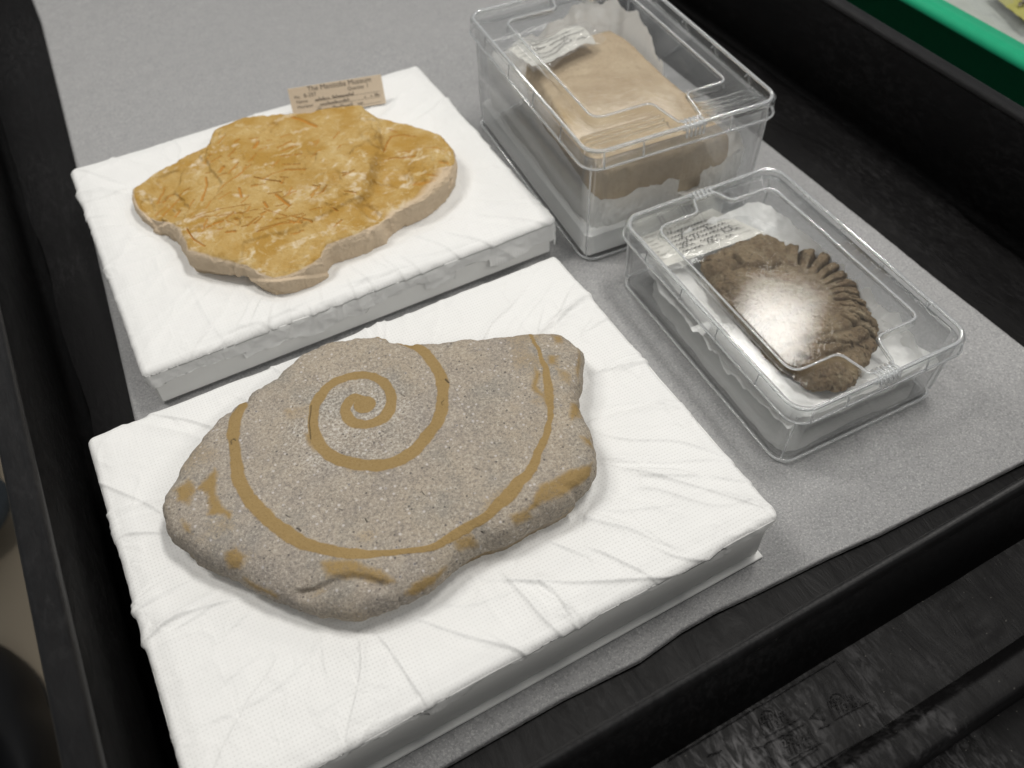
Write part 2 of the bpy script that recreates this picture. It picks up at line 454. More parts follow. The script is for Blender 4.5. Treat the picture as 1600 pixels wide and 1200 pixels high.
def m_glass(name):
    t = NT(name); g = t.n('ShaderNodeBsdfGlass'); g.inputs['IOR'].default_value = 1.42; g.inputs['Roughness'].default_value = .015
    g.inputs[0].default_value = (.96, .97, .97, 1)
    tr = t.n('ShaderNodeBsdfTransparent'); tr.inputs[0].default_value = (.93, .94, .94, 1)
    s = t.n('ShaderNodeMixShader'); s.inputs[0].default_value = .35; t.l(g.outputs[0], s.inputs[1]); t.l(tr.outputs[0], s.inputs[2])
    d = t.n('ShaderNodeBsdfDiffuse'); d.inputs[0].default_value = (.9, .91, .92, 1); s2 = t.n('ShaderNodeMixShader'); s2.inputs[0].default_value = .24  # white diffuse mixed in, a painted highlight along the clear edges
    t.l(s.outputs[0], s2.inputs[1]); t.l(d.outputs[0], s2.inputs[2])
    t.l(s2.outputs[0], t.out.inputs[0]); return t.m

M_TA = m_tissue('embossed_tissue', .42, .0018); M_TB = m_tissue('white_tissue', .22, .0021)
M_TN = m_tissue('tissue_plain', 0., .002, 0., .24, .13)
M_FOLD = m_tissue('lining_tissue', 0., .002, 0., .5, .12); M_FELT = m_felt(); M_BLK = m_black('black_plastic', .12); M_BLK2 = m_black('scuffed_black_plastic', 1., .42); M_RIM = m_black('worn_rim_plastic', .08, .36, .4); M_WALL = m_black('smooth_shaded_black_plastic', .04, .38, .07, .3)  # wall plastic darkened below the shelf's, shade of upright faces put in the colour
M_BOARD = m_simple('white_board', (.82, .82, .80), .6, .3, .03, 200, .08)
M_A, M_B, M_C, M_D = m_stoneA(), m_stoneB(), m_stoneC(), m_stoneD()
M_CLR = m_clear('clear_plastic', .045); M_LID = m_clear('clear_lid_plastic', .012, .6); M_GL = m_glass('clear_plastic_edge')
M_BAG = m_clear('plastic_sleeve', .16)
M_INK = m_simple('ink', (.05, .045, .045), .7, .2); M_PRINT = m_simple('grey_print', (.16, .14, .12), .7, .2)
M_TANCARD = m_simple('tan_card', (.60, .50, .38), .8, .2, .06, 500)
M_CARD = m_simple('white_card', (.66, .64, .59), .8, .2, .04, 500)
M_GREEN = m_simple('green_plastic', (.014, .36, .18), .32, .5, .1, 120, .05)
M_FOAM = m_simple('white_foam', (.80, .80, .79), .8, .2, .05, 400, .3)
M_GPAD = m_simple('grey_padding', (.36, .38, .35), .8, .2, .12, 60, .3)

# ------------------------------------------------------------------ the setting: floor
t = NT('floor_vinyl'); n = t.noise(3, 5); t.pbr(t.mix(n, (.30, .25, .18), (.40, .34, .26)), .45, t.bump(n, .1, .002), .3)
fl = mk('floor', [(-9, -9, -1.95), (9, -9, -1.95), (9, 12, -1.95), (-9, 12, -1.95)], [(0, 1, 2, 3)], t.m, smooth=False); tag(fl, kind='structure')

# ------------------------------------------------------------------ cart
HW = .19                       # height of the cart walls above the shelf
cart = thing('utility_cart', (.5, 1.4, -1.95), 'black moulded plastic utility cart whose walled top shelf holds the fossils', 'cart')
Y0, Y1 = .225, 2.95; XL, XR = -.219, 1.2765; ZF = -.012
V, F = boxmesh(XL-.03, XR+.02, .17, Y1+.03, ZF-.03, ZF, .004)
nx, ny = 60, 110
xs = np.linspace(XL-.004, XR+.004, nx); ys = np.linspace(Y0-.03, Y1, ny); X, Y = np.meshgrid(xs, ys, indexing='ij')
Z = ZF+.003*fbm(X*6, Y*4, 3, 5)
mk('shelf_floor', np.stack([X, Y, Z], -1).reshape(-1, 3), gridfaces(nx, ny), M_BLK, cart)
def fillet(cx, cz, r, a0, a1, n=6): return [(cx+r*math.cos(math.radians(a0+(a1-a0)*k/n)), cz+r*math.sin(math.radians(a0+(a1-a0)*k/n))) for k in range(n+1)]
# left wall: fillet at the shelf, inner face, rounded rim, outer face
r = .016
rt_ = HW-.010
pl = [(XL+r*1.6, ZF-.002)]+fillet(XL+r, ZF+r, r, 270, 180)+[(XL-.011, rt_), (XL-.044, rt_), (XL-.046, -.02), (XL-.03, -.03)]
V, F = extrude(pl, 'y', -.1, Y1+.05, True); w_ = mk('side_wall', V, F, M_WALL, cart)
pl = [(XL-.0105, rt_+.0005)]+fillet(XL-.018, HW-.007, .0075, 10, 90, 5)+[(XL-.024, HW-.0012), (XL-.030, HW+.0008)]+fillet(XL-.037, HW-.008, .009, 90, 180, 5)+[(XL-.0465, rt_+.0005)]
V, F = extrude(pl, 'y', -.1, Y1+.05, True); mk('rim', V, F, M_RIM, w_)
pr = [(XR-r*1.6, ZF-.002)]+fillet(XR-r, ZF+r, r, 270, 360)+[(XR-.005, rt_), (XR+.024, rt_), (XR+.026, -.03), (XR+.01, -.035)]
V, F = extrude(pr, 'y', -.1, Y1+.05, True); w_ = mk('side_wall', V, F, M_WALL, cart)
pr = [(XR-.0055, rt_+.0005)]+fillet(XR+.001, HW-.006, .0062, 180, 90, 4)+[(XR+.009, HW-.001)]+fillet(XR+.019, HW-.006, .006, 90, 0, 4)+[(XR+.025, rt_+.0005)]
V, F = extrude(pr, 'y', -.1, Y1+.05, True); mk('rim', V, F, M_RIM, w_)
pf = [(.25, ZF-.002)]+fillet(.225, ZF+.012, .012, 270, 180)[::1]+[(.2005, rt_), (.1875, rt_), (.164, .09), (.165, .05), (.20, -.03)]
V, F = extrude(pf, 'x', XL-.02, XR+.02, True); w_ = mk('front_wall', V, F, M_WALL, cart)
pf = [(.2010, rt_+.0005)]+fillet(.1965, HW-.0045, .0045, 10, 170, 8)+[(.1870, rt_+.0005)]
V, F = extrude(pf, 'x', XL-.02, XR+.02, True); mk('rim', V, F, M_RIM, w_)
pb = [(Y1, ZF), (Y1-.005, HW), (Y1+.03, HW), (Y1+.035, -.03)]
V, F = extrude(pb, 'x', XL-.02, XR+.02, True); mk('back_wall', V, F, M_BLK, cart)
# tool ledge in front of the front wall
nx, ny = 120, 40
xs = np.linspace(XL-.03, XR+.02, nx); ys = np.linspace(.066, .168, ny); X, Y = np.meshgrid(xs, ys, indexing='ij')
Z = .090+.0016*fbm(X*16, Y*30, 4, 9)+.004*np.exp(-((X-.60)**2+(Y-.13)**2)/.004)*np.sin(np.hypot(X-.62, Y-.13)*260)*.35
mk('tool_ledge', np.stack([X, Y, Z], -1).reshape(-1, 3), gridfaces(nx, ny), M_BLK2, cart)
pf2 = [(.085, .085)]+fillet(.066, .108, .006, 0, 90, 4)+fillet(.048, .106, .008, 90, 180, 4)+[(.038, .02), (.07, .02)]
V, F = extrude(pf2, 'x', XL-.03, XR+.03, True); mk('ledge_lip', V, F, M_BLK2, cart)
V, F = boxmesh(XL-.03, XR+.03, -.25, .045, -.02, .01, .004); mk('handle_shelf', V, F, M_BLK2, cart, False)
for x, y in ((XL, .0), (XR-.09, .0), (XL, Y1-.1), (XR-.09, Y1-.1)):
    V, F = boxmesh(x, x+.09, y, y+.09, -1.80, -.03, .01); mk('corner_post', V, F, M_BLK, cart, False)
    P, Fc = tube([(x+.02, y+.045, -1.87), (x+.07, y+.045, -1.87)], .08, 20); mk('caster', P, Fc, M_BLK, cart)
V, F = boxmesh(XL, XR, .0, Y1, -1.45, -1.39, .01); mk('lower_shelf', V, F, M_BLK, cart, False)
# moulded lettering: load marks
def moulded(body, px, py, size, ang):
    V, F = textmesh(body, size)
    p = T(px, py, .0925); c, s = math.cos(ang), math.sin(ang)
    R = np.stack([p[0]+V[:, 0]*c-V[:, 1]*s, p[1]+V[:, 0]*s+V[:, 1]*c, np.full(len(V), .0925)], 1)
    return R, F
def raised(V, F, h):
    """give flat lettering a thickness"""
    n = len(V); W = np.vstack([V, V+np.array([0, 0, h])]); G = [tuple(i+n for i in f) for f in F]
    cnt = {}
    for f in F:
        for i in range(len(f)):
            e = (f[i], f[(i+1) % len(f)]); cnt[e] = 1
    for (a, b) in cnt:
        if (b, a) not in cnt: G.append((a, b, b+n, a+n))
    return W, G
def relief(name, pts, wdt=.0009):
    mb = MB()
    P = [(*T(px, py, .0928), .0928) for px, py in pts]
    V, F = tube(P, wdt, 6); mb.add(V, F); return mb
_a, _b = T(1191, 1130, .0925), T(1225, 1117, .0925); MA = math.atan2(_b[1]-_a[1], _b[0]-_a[0])
for (bx, by) in ((1191, 1130), (1299, 1104), (1225, 1168)):
    mb = MB()
    for bd, dx, dy in (('250 lbs.', 0, 0), ('113 kg.', 11, 10)):
        V, F = moulded(bd, bx+dx, by+dy, .0098, MA); V, F = raised(V, F, .0010); mb.add(V, F)
    mb2 = relief('x', [(bx-5, by-8), (bx+6, by+20), (bx+60, by-9)], .0006); mb.add(mb2.V, mb2.F)
    mb2 = relief('x', [(bx+9+9*math.cos(a), by-14-8*math.sin(a)) for a in np.linspace(-.1, math.pi+.1, 9)], .0006); mb.add(mb2.V, mb2.F)
    mk('load_mark', mb.V, mb.F, M_BLK2, cart, False)
mb = MB()
for q in ([(1045, 1187), (1306, 1031), (1388, 1134), (1270, 1200)], [(1106, 1180), (1128, 1172)], [(1175, 1169), (1196, 1165), (1213, 1199)],
          [(1196, 1162), (1258, 1130), (1280, 1168), (1236, 1195)], [(1266, 1122), (1280, 1105), (1290, 1124), (1268, 1120)], [(1280, 1138), (1298, 1131)]):
    m_ = relief('x', q, .0006); mb.add(m_.V, m_.F)
mk('moulded_outline', mb.V, mb.F, M_BLK2, cart)

# ------------------------------------------------------------------ liner sheet
lin = [(-.20, .28)]+[tuple(p) for p in TL([(1000, 1033), (1067, 985), (1120, 955), (1184, 925), (1300, 868), (1380, 832), (1450, 796), (1530, 757), (1600, 722)], 0)]+[(1.03, .25), (1.088, .262), (1.092, .41), (1.098, 1.045), (1.10, 2.93), (-.10, 2.93), (-.061, 2.37), (-.153, .977)]
lin = np.array(lin)
nx, ny = 300, 560
U, Vv = np.meshgrid(np.linspace(0, 1, nx), np.linspace(0, 1, ny), indexing='ij')
left = np.interp(Vv*2.65+.28, [.28, .977, 2.37, 2.93], [-.195, -.153, -.061, -.06])
fr = lin[1:12]
xx = left+(1.092-left)*U
front = np.interp(xx, np.concatenate([[-.2, .2], fr[:, 0]]), np.concatenate([[.29, .291], fr[:, 1]]))
yy = front+(2.93-front)*Vv**1.25
zz = .0+.0022*fbm(xx*5, yy*5, 3, 21)+.0006*fbm(xx*120, yy*120, 2, 4)
edge = np.minimum(np.minimum(U, 1-U)*1.25, Vv**1.25*2.6)
zz = zz-.007*(1-sstep(0, .0022, edge))
fo = mk('foam_liner', np.stack([xx, yy, zz], -1).reshape(-1, 3), gridfaces(nx, ny), M_FELT, base=(.5, 1.5, -.011))
tag(fo, 'thin grey foam sheet lining the black cart shelf under everything', 'liner')

# ------------------------------------------------------------------ stones
def outline_xy(pts, zlo, zhi, zexp=1.):
    """trace -> plan outline; the near rim is seen low on the stone, the far rim high"""
    P = np.array(pts, float); ym, yM = P[:, 1].min(), P[:, 1].max()
    out = []
    for px, py in P:
        f = (yM-py)/(yM-ym); out.append(T(px, py, zlo+(zhi-zlo)*min(1, max(0, f))))
    return np.array(out)
def radial(P, c, th):
    a = np.arctan2(P[:, 1]-c[1], P[:, 0]-c[0]); r = np.hypot(P[:, 0]-c[0], P[:, 1]-c[1])
    i = np.argsort(a); a, r = a[i], r[i]
    a = np.concatenate([a-2*math.pi, a, a+2*math.pi]); r = np.concatenate([r, r, r])
    return np.interp(th, a, r)
def stone(pts_xy, c, zb, top, pfun, under, nth=1100, nr=230, nl=26, wig=.0015, seed=3, topfun=None):
    th = np.linspace(-math.pi, math.pi, nth, endpoint=False)
    R = radial(pts_xy, c, th)
    R = R+wig*fbm(np.cos(th)*26+50, np.sin(th)*26+50, 2, seed)
    rho = np.concatenate([np.linspace(0, 1, nr)**.8, np.linspace(1, 0, nl)[1:]])       # top, then under
    s = np.concatenate([np.zeros(nr), np.linspace(0, 1, nl)[1:]])
    TH, RH = np.meshgrid(th, rho, indexing='ij'); _, SS = np.meshgrid(th, s, indexing='ij')
    Rm = R[:, None]
    isu = SS > 0
    p = pfun(TH); zc = .38
    # top rim angle parametrisation gives an even bend at the edge
    u = np.linspace(0, 1, nr); ang = u**1.0
    rr_top = 1-(1-u)**1.0
    frac = np.where(u < .75, u/.75*.9, .9+(1-.9)*np.sin((u-.75)/.25*math.pi/2))
    RHt = np.broadcast_to(frac[None, :], (nth, nr))
    prof = (1-np.clip(RHt, 0, 1)**p[:, :nr])
    prof = np.clip(prof, 0, 1)**(1/np.minimum(p[:, :nr], 2.6))
    X = c[0]+np.cos(TH[:, :nr])*RHt*Rm; Y = c[1]+np.sin(TH[:, :nr])*RHt*Rm
    H = topfun(X, Y) if topfun is not None else 1.
    Z = zb+top*H*(zc+(1-zc)*prof)
    ul = under(th)
    k = np.linspace(0, 1, nl)[1:]
    ru = 1-ul[:, None]*np.sin(k[None, :]*math.pi/2)**1.5
    Xu = c[0]+np.cos(th)[:, None]*ru*Rm; Yu = c[1]+np.sin(th)[:, None]*ru*Rm
    zedge = Z[:, -1:]
    Zu = zb+(zedge-zb)*(1-k[None, :])
    X = np.hstack([X, Xu]); Y = np.hstack([Y, Yu]); Z = np.hstack([Z, Zu])
    V = np.stack([X, Y, Z], -1)
    nv = V.shape[1]
    return V, nv, nth, th
def bottom_cap(F, nth, nv):
    return F
def displace(V, nth, nv, amt):
    """push along approximate normals"""
    du = np.roll(V, -1, 0)-np.roll(V, 1, 0); dv = np.gradient(V, axis=1)
    N = np.cross(du, dv); L = np.linalg.norm(N, axis=-1, keepdims=True); N = N/np.maximum(L, 1e-12)
    s = np.sign(N[:, nv//2:nv//2+1, 2:3].mean()); N = N*s
    return V+N*amt[..., None]
def stone_noise(V, sc, amp, seed, oc=4):
    return amp*fbm3(V, sc, oc, seed)

def oblique(V, zt, c):
    """marks are laid on the stone along one slanting direction, so that they also run down its near flank"""
    sl = np.array([c[0], c[1]])/(1-zt)
    return V[..., 0]-(zt-V[..., 2])*sl[0], V[..., 1]-(zt-V[..., 2])*sl[1]
# ---- stone A: the slab with the gold spiral
ZA = .100
oa = [(278,757),(285,738),(298,717),(311,703),(324,682),(340,661),(359,650),(369,640),(385,631),(390,620),(407,607),(429,594),(440,579),(456,565),(473,549),(493,540),(508,532),(534,527),(561,523),(591,522),(600,524),(610,530),(633,536),(647,537),(656,534),(691,534),(723,527),(744,526),(750,528),(779,522),(807,521),(825,517),(841,517),(860,515),(878,517),(892,524),(904,536),(914,546),(913,565),(911,590),(905,611),(906,636),(915,655),(925,676),(929,699),(934,720),(933,738),(925,754),(915,768),(900,779),(899,790),(885,800),(853,814),(823,830),(802,842),(765,856),(742,867),(723,879),(703,895),(689,910),(672,925),(656,934),(626,948),(603,959),(578,966),(556,971),(537,967),(504,964),(473,957),(456,951),(438,945),(416,936),(390,922),(372,911),(355,903),(333,893),(313,882),(294,867),(276,852),(264,838),(263,825),(263,817),(259,803),(261,788),(270,773)]
TA = .062
OA = outline_xy(oa, ZA+.012, ZA+.048); cA = T(600, 735, ZA+.04)
def pA(TH):
    near = sstep(-.2, .9, -np.sin(TH+.35)); return 20-14.5*near
def uA(th): return .04+.05*(.5+.5*np.sin(3*th+1))
cr = lambda P: crop(P, 240, 480, .45)
ztA = ZA+TA
V, nv, nth, th = stone(OA, cA, ZA-.004, TA, pA, uA, wig=.0022, seed=11)
lumpC = TL(cr([(505,1010),(560,995),(600,975),(640,955),(690,948),(740,955),(790,975)]), ztA)
lump = T(*cr([(700, 1010)])[0], ztA)
X, Y = V[..., 0], V[..., 1]; X0, Y0_ = X, Y
X, Y = oblique(V, ZA+TA, cA)
amt = stone_noise(V, 9, .0022, 31, 3)+stone_noise(V, 26, .0016, 35, 3)*sstep(.0, .03, ZA+.058-V[..., 2])+stone_noise(V, 60, .0010, 37, 4)+stone_noise(V, 260, .0005, 41, 2)
dl = dpoly(X, Y, lumpC); amt = amt-.0075*np.exp(-(dl/.006)**2)*(V[..., 2] > ZA+.01)
amt = amt+.005*np.exp(-((X-lump[0])**2+(Y-lump[1])**2)/.0016)
# vein traces
PXU = .45/1080
def vein(c, wd, z=ztA):
    w = np.interp(np.linspace(0, 1, (len(c)-1)*6+1), np.linspace(0, 1, len(wd)), wd)
    return smooth_line(TL(cr(c), z)), w*PXU*.5
inner = [(728,318),(700,312),(678,328),(668,360),(690,398),(740,408),(788,392),(820,352),(823,302),(795,258),(735,235),(670,243),(612,272),(572,322),(555,380),(562,448),(595,500),(655,533),(740,549),(825,542),(895,505),(955,442),(992,378),(1005,300),(993,228),(962,180),(920,140),(870,118),(800,98),(770,93)]
outer = [(305,345),(285,385),(277,450),(280,520),(294,590),(322,650),(372,710),(432,765),(502,810),(580,840),(660,857),(740,862),(820,856),(900,850),(970,838),(1040,802),(1100,768),(1160,728),(1222,668),(1272,612),(1312,560),(1342,500),(1367,440),(1377,370),(1378,300),(1370,240),(1352,180),(1330,130),(1315,88)]
P1, w1 = vein(inner, [22,27,31,33,33,35,36,36,34,32,32,33,34,34,34,38,38,40,42,42,40,38,38,36,36,34,30,20,12])
P2, w2 = vein(outer, [34,36,36,34,36,38,42,42,40,36,34,30,20,16,20,30,36,34,34,44,36,28,26,20,20,28,22,14,12,12])
wob = 1+.22*fbm(X*90, Y*90, 3, 51)
wobp = .0022*fbm(X*60, Y*60, 3, 77)
d1 = dpoly(X+wobp*.6, Y-wobp*.6, P1, w1); d2 = dpoly(X+wobp, Y-wobp, P2, w2)
soft = lambda d: 1-sstep(.72, 1.22, d*wob)
mask = np.maximum(soft(d1), soft(d2))
cd = T(*cr([(733, 338)])[0], ztA); mask = np.maximum(mask, 1-sstep(.9, 1.12, np.hypot(X-cd[0], (Y-cd[1])*1.05)/(33*PXU)))
blobs = [([(215,560),(150,608),(132,640),(172,652),(187,690),(178,725),(228,716),(258,738),(268,712),(232,695),(215,650)], ztA, 1),
         ([(62,640),(120,598),(135,645),(112,700),(72,680)], ztA, .9), ([(95,745),(125,760),(132,792),(108,790)], ztA, .8),
         ([(232,860),(280,838),(312,870),(292,920),(250,925),(232,890)], ztA, .9),
         ([(300,962),(350,975),(430,1012),(420,1035),(330,990)], ztA, .9),
         ([(570,890),(680,880),(790,905),(850,965),(805,978),(720,940),(600,945)], ztA, .75),
         ([(862,1012),(900,972),(960,940),(1012,922),(965,985),(900,1022)], ztA, .9),
         ([(1040,800),(1110,790),(1140,835),(1070,848)], ztA, .7), ([(1240,725),(1310,700),(1330,740),(1260,765)], ztA, .75),
         ([(1345,615),(1430,585),(1535,535),(1535,590),(1450,648),(1370,680),(1295,722),(1325,655)], ztA, .95),
         ([(1450,330),(1490,325),(1495,375),(1460,388)], ztA, .9), ([(1375,165),(1410,170),(1408,205),(1378,202)], ztA, .8),
         ([(1385,85),(1430,90),(1425,125),(1392,125)], ztA, .8), ([(1400,215),(1460,235),(1450,275),(1415,262)], ztA, .6),
         ([(440,345),(535,335),(545,395),(470,400)], ztA, .42), ([(525,440),(560,430),(590,500),(560,500),(530,475)], ztA, .8),
         ([(1320,205),(1342,230),(1345,270),(1372,330),(1360,345),(1325,290)], ztA, .85), ([(1480,150),(1500,200),(1490,260),(1478,210)], ztA, .9),
         ([(1490,450),(1530,450),(1530,490),(1500,480)], ztA, .8), ([(560,990),(640,960),(600,1010),(520,1040)], ztA, .35),
         ([(1100,740),(1180,700),(1240,620),(1270,570),(1200,640),(1130,700)], ztA, .45), ([(590,505),(740,560),(860,560),(760,580),(640,560)], ztA, .4)]
wx = .007*fbm3(V, 45, 4, 61); wy = .007*fbm3(V, 45, 4, 67)
for P, z, a in blobs:
    P = TL(cr(P), z); mask = np.maximum(mask, a*.9*sstep(-.006, .006, sdpoly(X+wx, Y+wy, P)))
yl = sstep(.1, .6, fbm(X*14, Y*14, 3, 91))*.38; mask = np.maximum(mask, yl)
mask = np.where(V[..., 2] < ZA+.010, np.maximum(mask, .45+.4*fbm(X*30, Y*30, 2, 8)), mask)
dark = np.zeros(X.shape)
for P, wd in (([(548,340),(540,400),(545,460)], 2.5), ([(268,480),(266,466),(278,458),(284,464)], 2.2), ([(1008,322),(1000,330),(1004,340)], 1.8), ([(495,766),(506,776)], 5), ([(1014,250),(1024,260)], 5),
              ([(1120,560),(1135,566)], 2), ([(930,640),(940,650)], 2), ([(640,700),(655,704)], 2), ([(455,720),(470,728)], 3), ([(1145,785),(1155,792)], 4), ([(860,300),(872,308)], 2), ([(735,735),(742,745)], 3)):
    d = dpoly(X+wobp*.5, Y, TL(cr(P), ztA), np.full(len(P), wd*PXU*.6)); dark = np.maximum(dark, .8*(1-sstep(.6, 1.2, d)))
cc = T(*cr([(690, 400)])[0], ztA); wh = (1-sstep(.055, .10, np.hypot(X-cc[0], Y-cc[1])))*(.5+.5*sstep(-.2, .4, fbm(X*40, Y*40, 3, 13)))
amt = amt+.0007*mask-.0016*dark
amt = amt*sstep(0, .03, np.hypot(X0-cA[0], Y0_-cA[1]))
V = displace(V, nth, nv, amt); V[..., 2] = np.maximum(V[..., 2], ZA-.004)
att = np.stack([mask, dark, wh, np.ones_like(mask)], -1).reshape(-1, 4)
sa = mk('fossil_slab', V.reshape(-1, 3), gridfaces(nth, nv, True), M_A, base=(*cA, ZA-.004), attrs=att)
tag(sa, 'grey speckled limestone slab with a golden spiral of a snail shell across it', 'fossil')

# ---- stone B: the ochre slab with plant needles
ZB = .082
c7 = lambda P: crop(P, 180, 150, .266667); c8 = lambda P: crop(P, 450, 140, .266667)
ob = [(199,308),(200,295),(209,289),(223,278),(239,266),(268,253),(295,235),(316,227),(327,211),(335,198),(353,189),(377,177),(409,174),(447,171),(477,169),(503,164),(530,160),(567,157),(583,163),(599,171),(621,176),(642,179),(658,188),(677,197),(698,204),(711,215),(719,228),(725,247),(722,265),(714,281),(701,300),(685,316),(663,332),(631,348),(615,359),(583,375),(562,389),(538,397),(519,404),(513,415),(510,425),(495,436),(466,449),(450,455),(431,459),(415,454),(388,441),(351,433),(319,425),(298,418),(294,404),(281,377),(268,363),(257,357),(241,351),(220,337),(207,326)]
TB = .050
OB = outline_xy(ob, ZB+.004, ZB+.048); cB = T(468, 300, ZB+.04)
def pB(TH): return 26+0*TH
def uB(th):
    g = np.exp(-((np.mod(th+2.55+math.pi, 2*math.pi)-math.pi)/.28)**2); return .01+.09*g
bmp = [(T(590, 190, ZB+TB), .045, .20), (T(560, 330, ZB+TB), .05, -.10), (T(370, 230, ZB+TB), .06, .10), (T(535, 262, ZB+TB), .075, .34), (T(230, 300, ZB+TB), .07, -.15), (T(450, 430, ZB+TB), .06, -.12), (T(585, 215, ZB+TB), .018, .22), (T(610, 260, ZB+TB), .03, -.22), (T(675, 235, ZB+TB), .05, .08), (T(330, 270, ZB+TB), .08, -.12), (T(430, 410, ZB+TB), .07, -.15), (T(230, 310, ZB+TB), .06, -.25)]
def topB(X, Y):
    h = 1.0
    for c, s, a in bmp: h = h+a*np.exp(-((X-c[0])**2+(Y-c[1])**2)/s**2)
    return h
V, nv, nth, th = stone(OB, cB, ZB-.003, TB, pB, uB, wig=.001, seed=5, topfun=topB)
X0, Y0_ = V[..., 0], V[..., 1]; z = ZB+TB+.004; X, Y = oblique(V, z, cB)
amt = stone_noise(V, 11, .0030, 131, 3)+stone_noise(V, 60, .0012, 137, 4)+stone_noise(V, 300, .0006, 141, 2)
step = TL(c8([(-260, 900), (0, 820), (140,770),(290,690),(440,620),(500,660),(540,705),(515,760),(480, 860)]), z)
sdv = sdpoly(X, Y, np.vstack([step, TL(c8([(480,1100),(-300,1150)]), z)]))
ridge = TL([(572,158),(588,185),(594,215),(590,250),(578,290),(560,320)], z); dR = sdpoly(X, Y, np.vstack([ridge, TL([(640,400),(800,300),(740,140)], z)]))
amt = amt-.0125*sstep(-.014, .012, dR+.006*fbm(X*40, Y*40, 3, 23))*(1-sstep(.04, .12, dR))
edgeL = TL([(330,205),(318,240),(326,262),(345,285),(330,310),(300,330)], z); dE = sdpoly(X, Y, np.vstack([edgeL, TL([(150,400),(120,200)], z)])); amt = amt-.0045*sstep(-.003, .003, dE+.002*fbm(X*80, Y*80, 3, 29))
amt = amt+.0026*(np.clip(.12-np.abs(fbm3(V, 34, 3, 301)), 0, 1)/.12)*.35-.004*sstep(.28, .42, fbm3(V, 26, 3, 307))
amt = amt-.0038*sstep(-.0035, .0035, sdv+.002*fbm(X*60, Y*60, 3, 3))
needles = [([(345,715),(440,690),(560,590),(630,520),(700,470),(790,400)], 7),([(440,712),(600,668),(740,640),(790,635)], 6),([(480,712),(600,705),(760,682),(830,668)], 6),([(830,800),(960,752),(1060,735),(1120,728)], 7),
 ([(190,690),(270,620)], 6),([(240,685),(360,565)], 8),([(215,625),(265,525)], 7),([(230,620),(310,560)], 6),([(320,685),(345,650)], 11),([(390,665),(440,595)], 7),([(515,460),(522,510),(490,600)], 9),([(810,475),(960,500),(980,510)], 8),
 ([(720,535),(735,590)], 11),([(940,575),(1020,640)], 13),([(870,620),(890,650)], 11),([(570,745),(625,735)], 14),([(530,768),(550,755)], 12),([(650,802),(700,800)], 14),([(410,780),(450,840),(520,885)], 7),([(660,450),(715,390)], 9),([(602,445),(628,412)], 16),
 ([(812,300),(835,265)], 16),([(950,300),(1030,265)], 10),([(970,350),(1090,340)], 9),([(970,322),(1050,290)], 11),([(980,400),(1080,400)], 8),([(990,432),(1110,430)], 12),([(660,350),(700,310)], 7),([(940,722),(1100,690)], 6),([(700,720),(800,715)], 5),
 ([(560,600),(620,560)], 6),([(740,770),(830,740)], 5),([(480,600),(520,520)], 6),([(850,780),(1000,735)], 6),([(870,660),(960,690),(1000,700)], 6),([(380,545),(410,530)], 9),([(700,270),(725,255)], 10)]
n8 = [([(570,372),(650,365),(740,350)], 9),([(600,240),(680,225),(750,240)], 7),([(745,522),(860,530)], 24),([(800,320),(940,332)], 8),([(28,158),(100,182),(165,212)], 18),([(640,330),(720,320)], 7),([(610,240),(560,330)], 6),([(900,420),(940,410)], 22),([(600,200),(640,215)],7),([(780,480),(880,500)],8),([(20,740),(140,770)],8),([(0,765),(80,780)],8)]
mask = np.zeros(X.shape); wob = 1+.15*fbm(X*110, Y*110, 3, 5)
for lst, cf in ((needles, c7), (n8, c8)):
    for P, wd in lst:
        d = dpoly(X, Y, TL(cf(P), z), np.full(len(P), wd*.2667/800*.5)); mask = np.maximum(mask, (.95 if wd < 20 else .6)*(1-sstep(.6, 1.5, d*wob)))
rnd = np.random.RandomState(5)
for k in range(60):            # faint small needles strewn over the middle
    px, py = 300+rnd.rand()*240, 215+rnd.rand()*150; a = -.55+rnd.randn()*.35; L = 6+rnd.rand()*16
    d = dpoly(X, Y, TL([(px, py), (px+L*math.cos(a), py+L*math.sin(a))], z), np.full(2, .0014)); mask = np.maximum(mask, .7*(1-sstep(.5, 1.5, d*wob)))
wh = np.zeros(X.shape); wx = .008*fbm(X*50, Y*50, 4, 61)
for (px, py, r_) in [(*c8([(165,600)])[0], .040), (*c8([(350,495)])[0], .024), (*c8([(275,440)])[0], .012), (*c8([(640,500)])[0], .030), (*c7([(480,810)])[0], .034), (*c7([(690,760)])[0], .022), (*c7([(800,460)])[0], .016), (*c7([(480,400)])[0], .018), (*c8([(560,760)])[0],.03),(*c8([(700,690)])[0],.045)]:
    q = T(px, py, z); wh = np.maximum(wh, .55*(1-sstep(.1, 1.3, np.hypot(X-q[0]+wx*2.5, (Y-q[1]-wx*2.5)*1.5)/r_)))
wh = np.maximum(wh, .42*sstep(.20, .46, fbm(X*34+4*fbm(X*9, Y*9, 2, 5), Y*52, 4, 411)))*sstep(-.35, .15, fbm(X*120, Y*120, 2, 415))
nrm_rho = np.hypot(X0-cB[0], Y0_-cB[1])/radial(OB, cB, th)[:, None]
isun = np.zeros(X.shape, bool); isun[:, 228:] = True
side = sstep(.957, .975, nrm_rho+.012*fbm3(V, 40, 3, 9)); side = np.maximum(side, isun*1.)
rt = (X > T(600, 330, z)[0]) & (Y < T(690, 260, z)[1]); side = np.maximum(side, np.where(rt, sstep(.82, .9, nrm_rho+.05*fbm(X*25, Y*25, 3, 19)), 0)*.9)
pit = T(*c8([(205, 590)])[0], z); amt = amt-.006*np.exp(-((X-pit[0])**2+(Y-pit[1])**2)/.00007)-.0030*mask
rg = T(655, 265, z); amt = amt+.006*np.exp(-((X-rg[0])**2+(Y-rg[1])**2)/.004)*fbm(X*75, Y*75, 4, 88)
amt = amt*sstep(0, .03, np.hypot(X0-cB[0], Y0_-cB[1]))
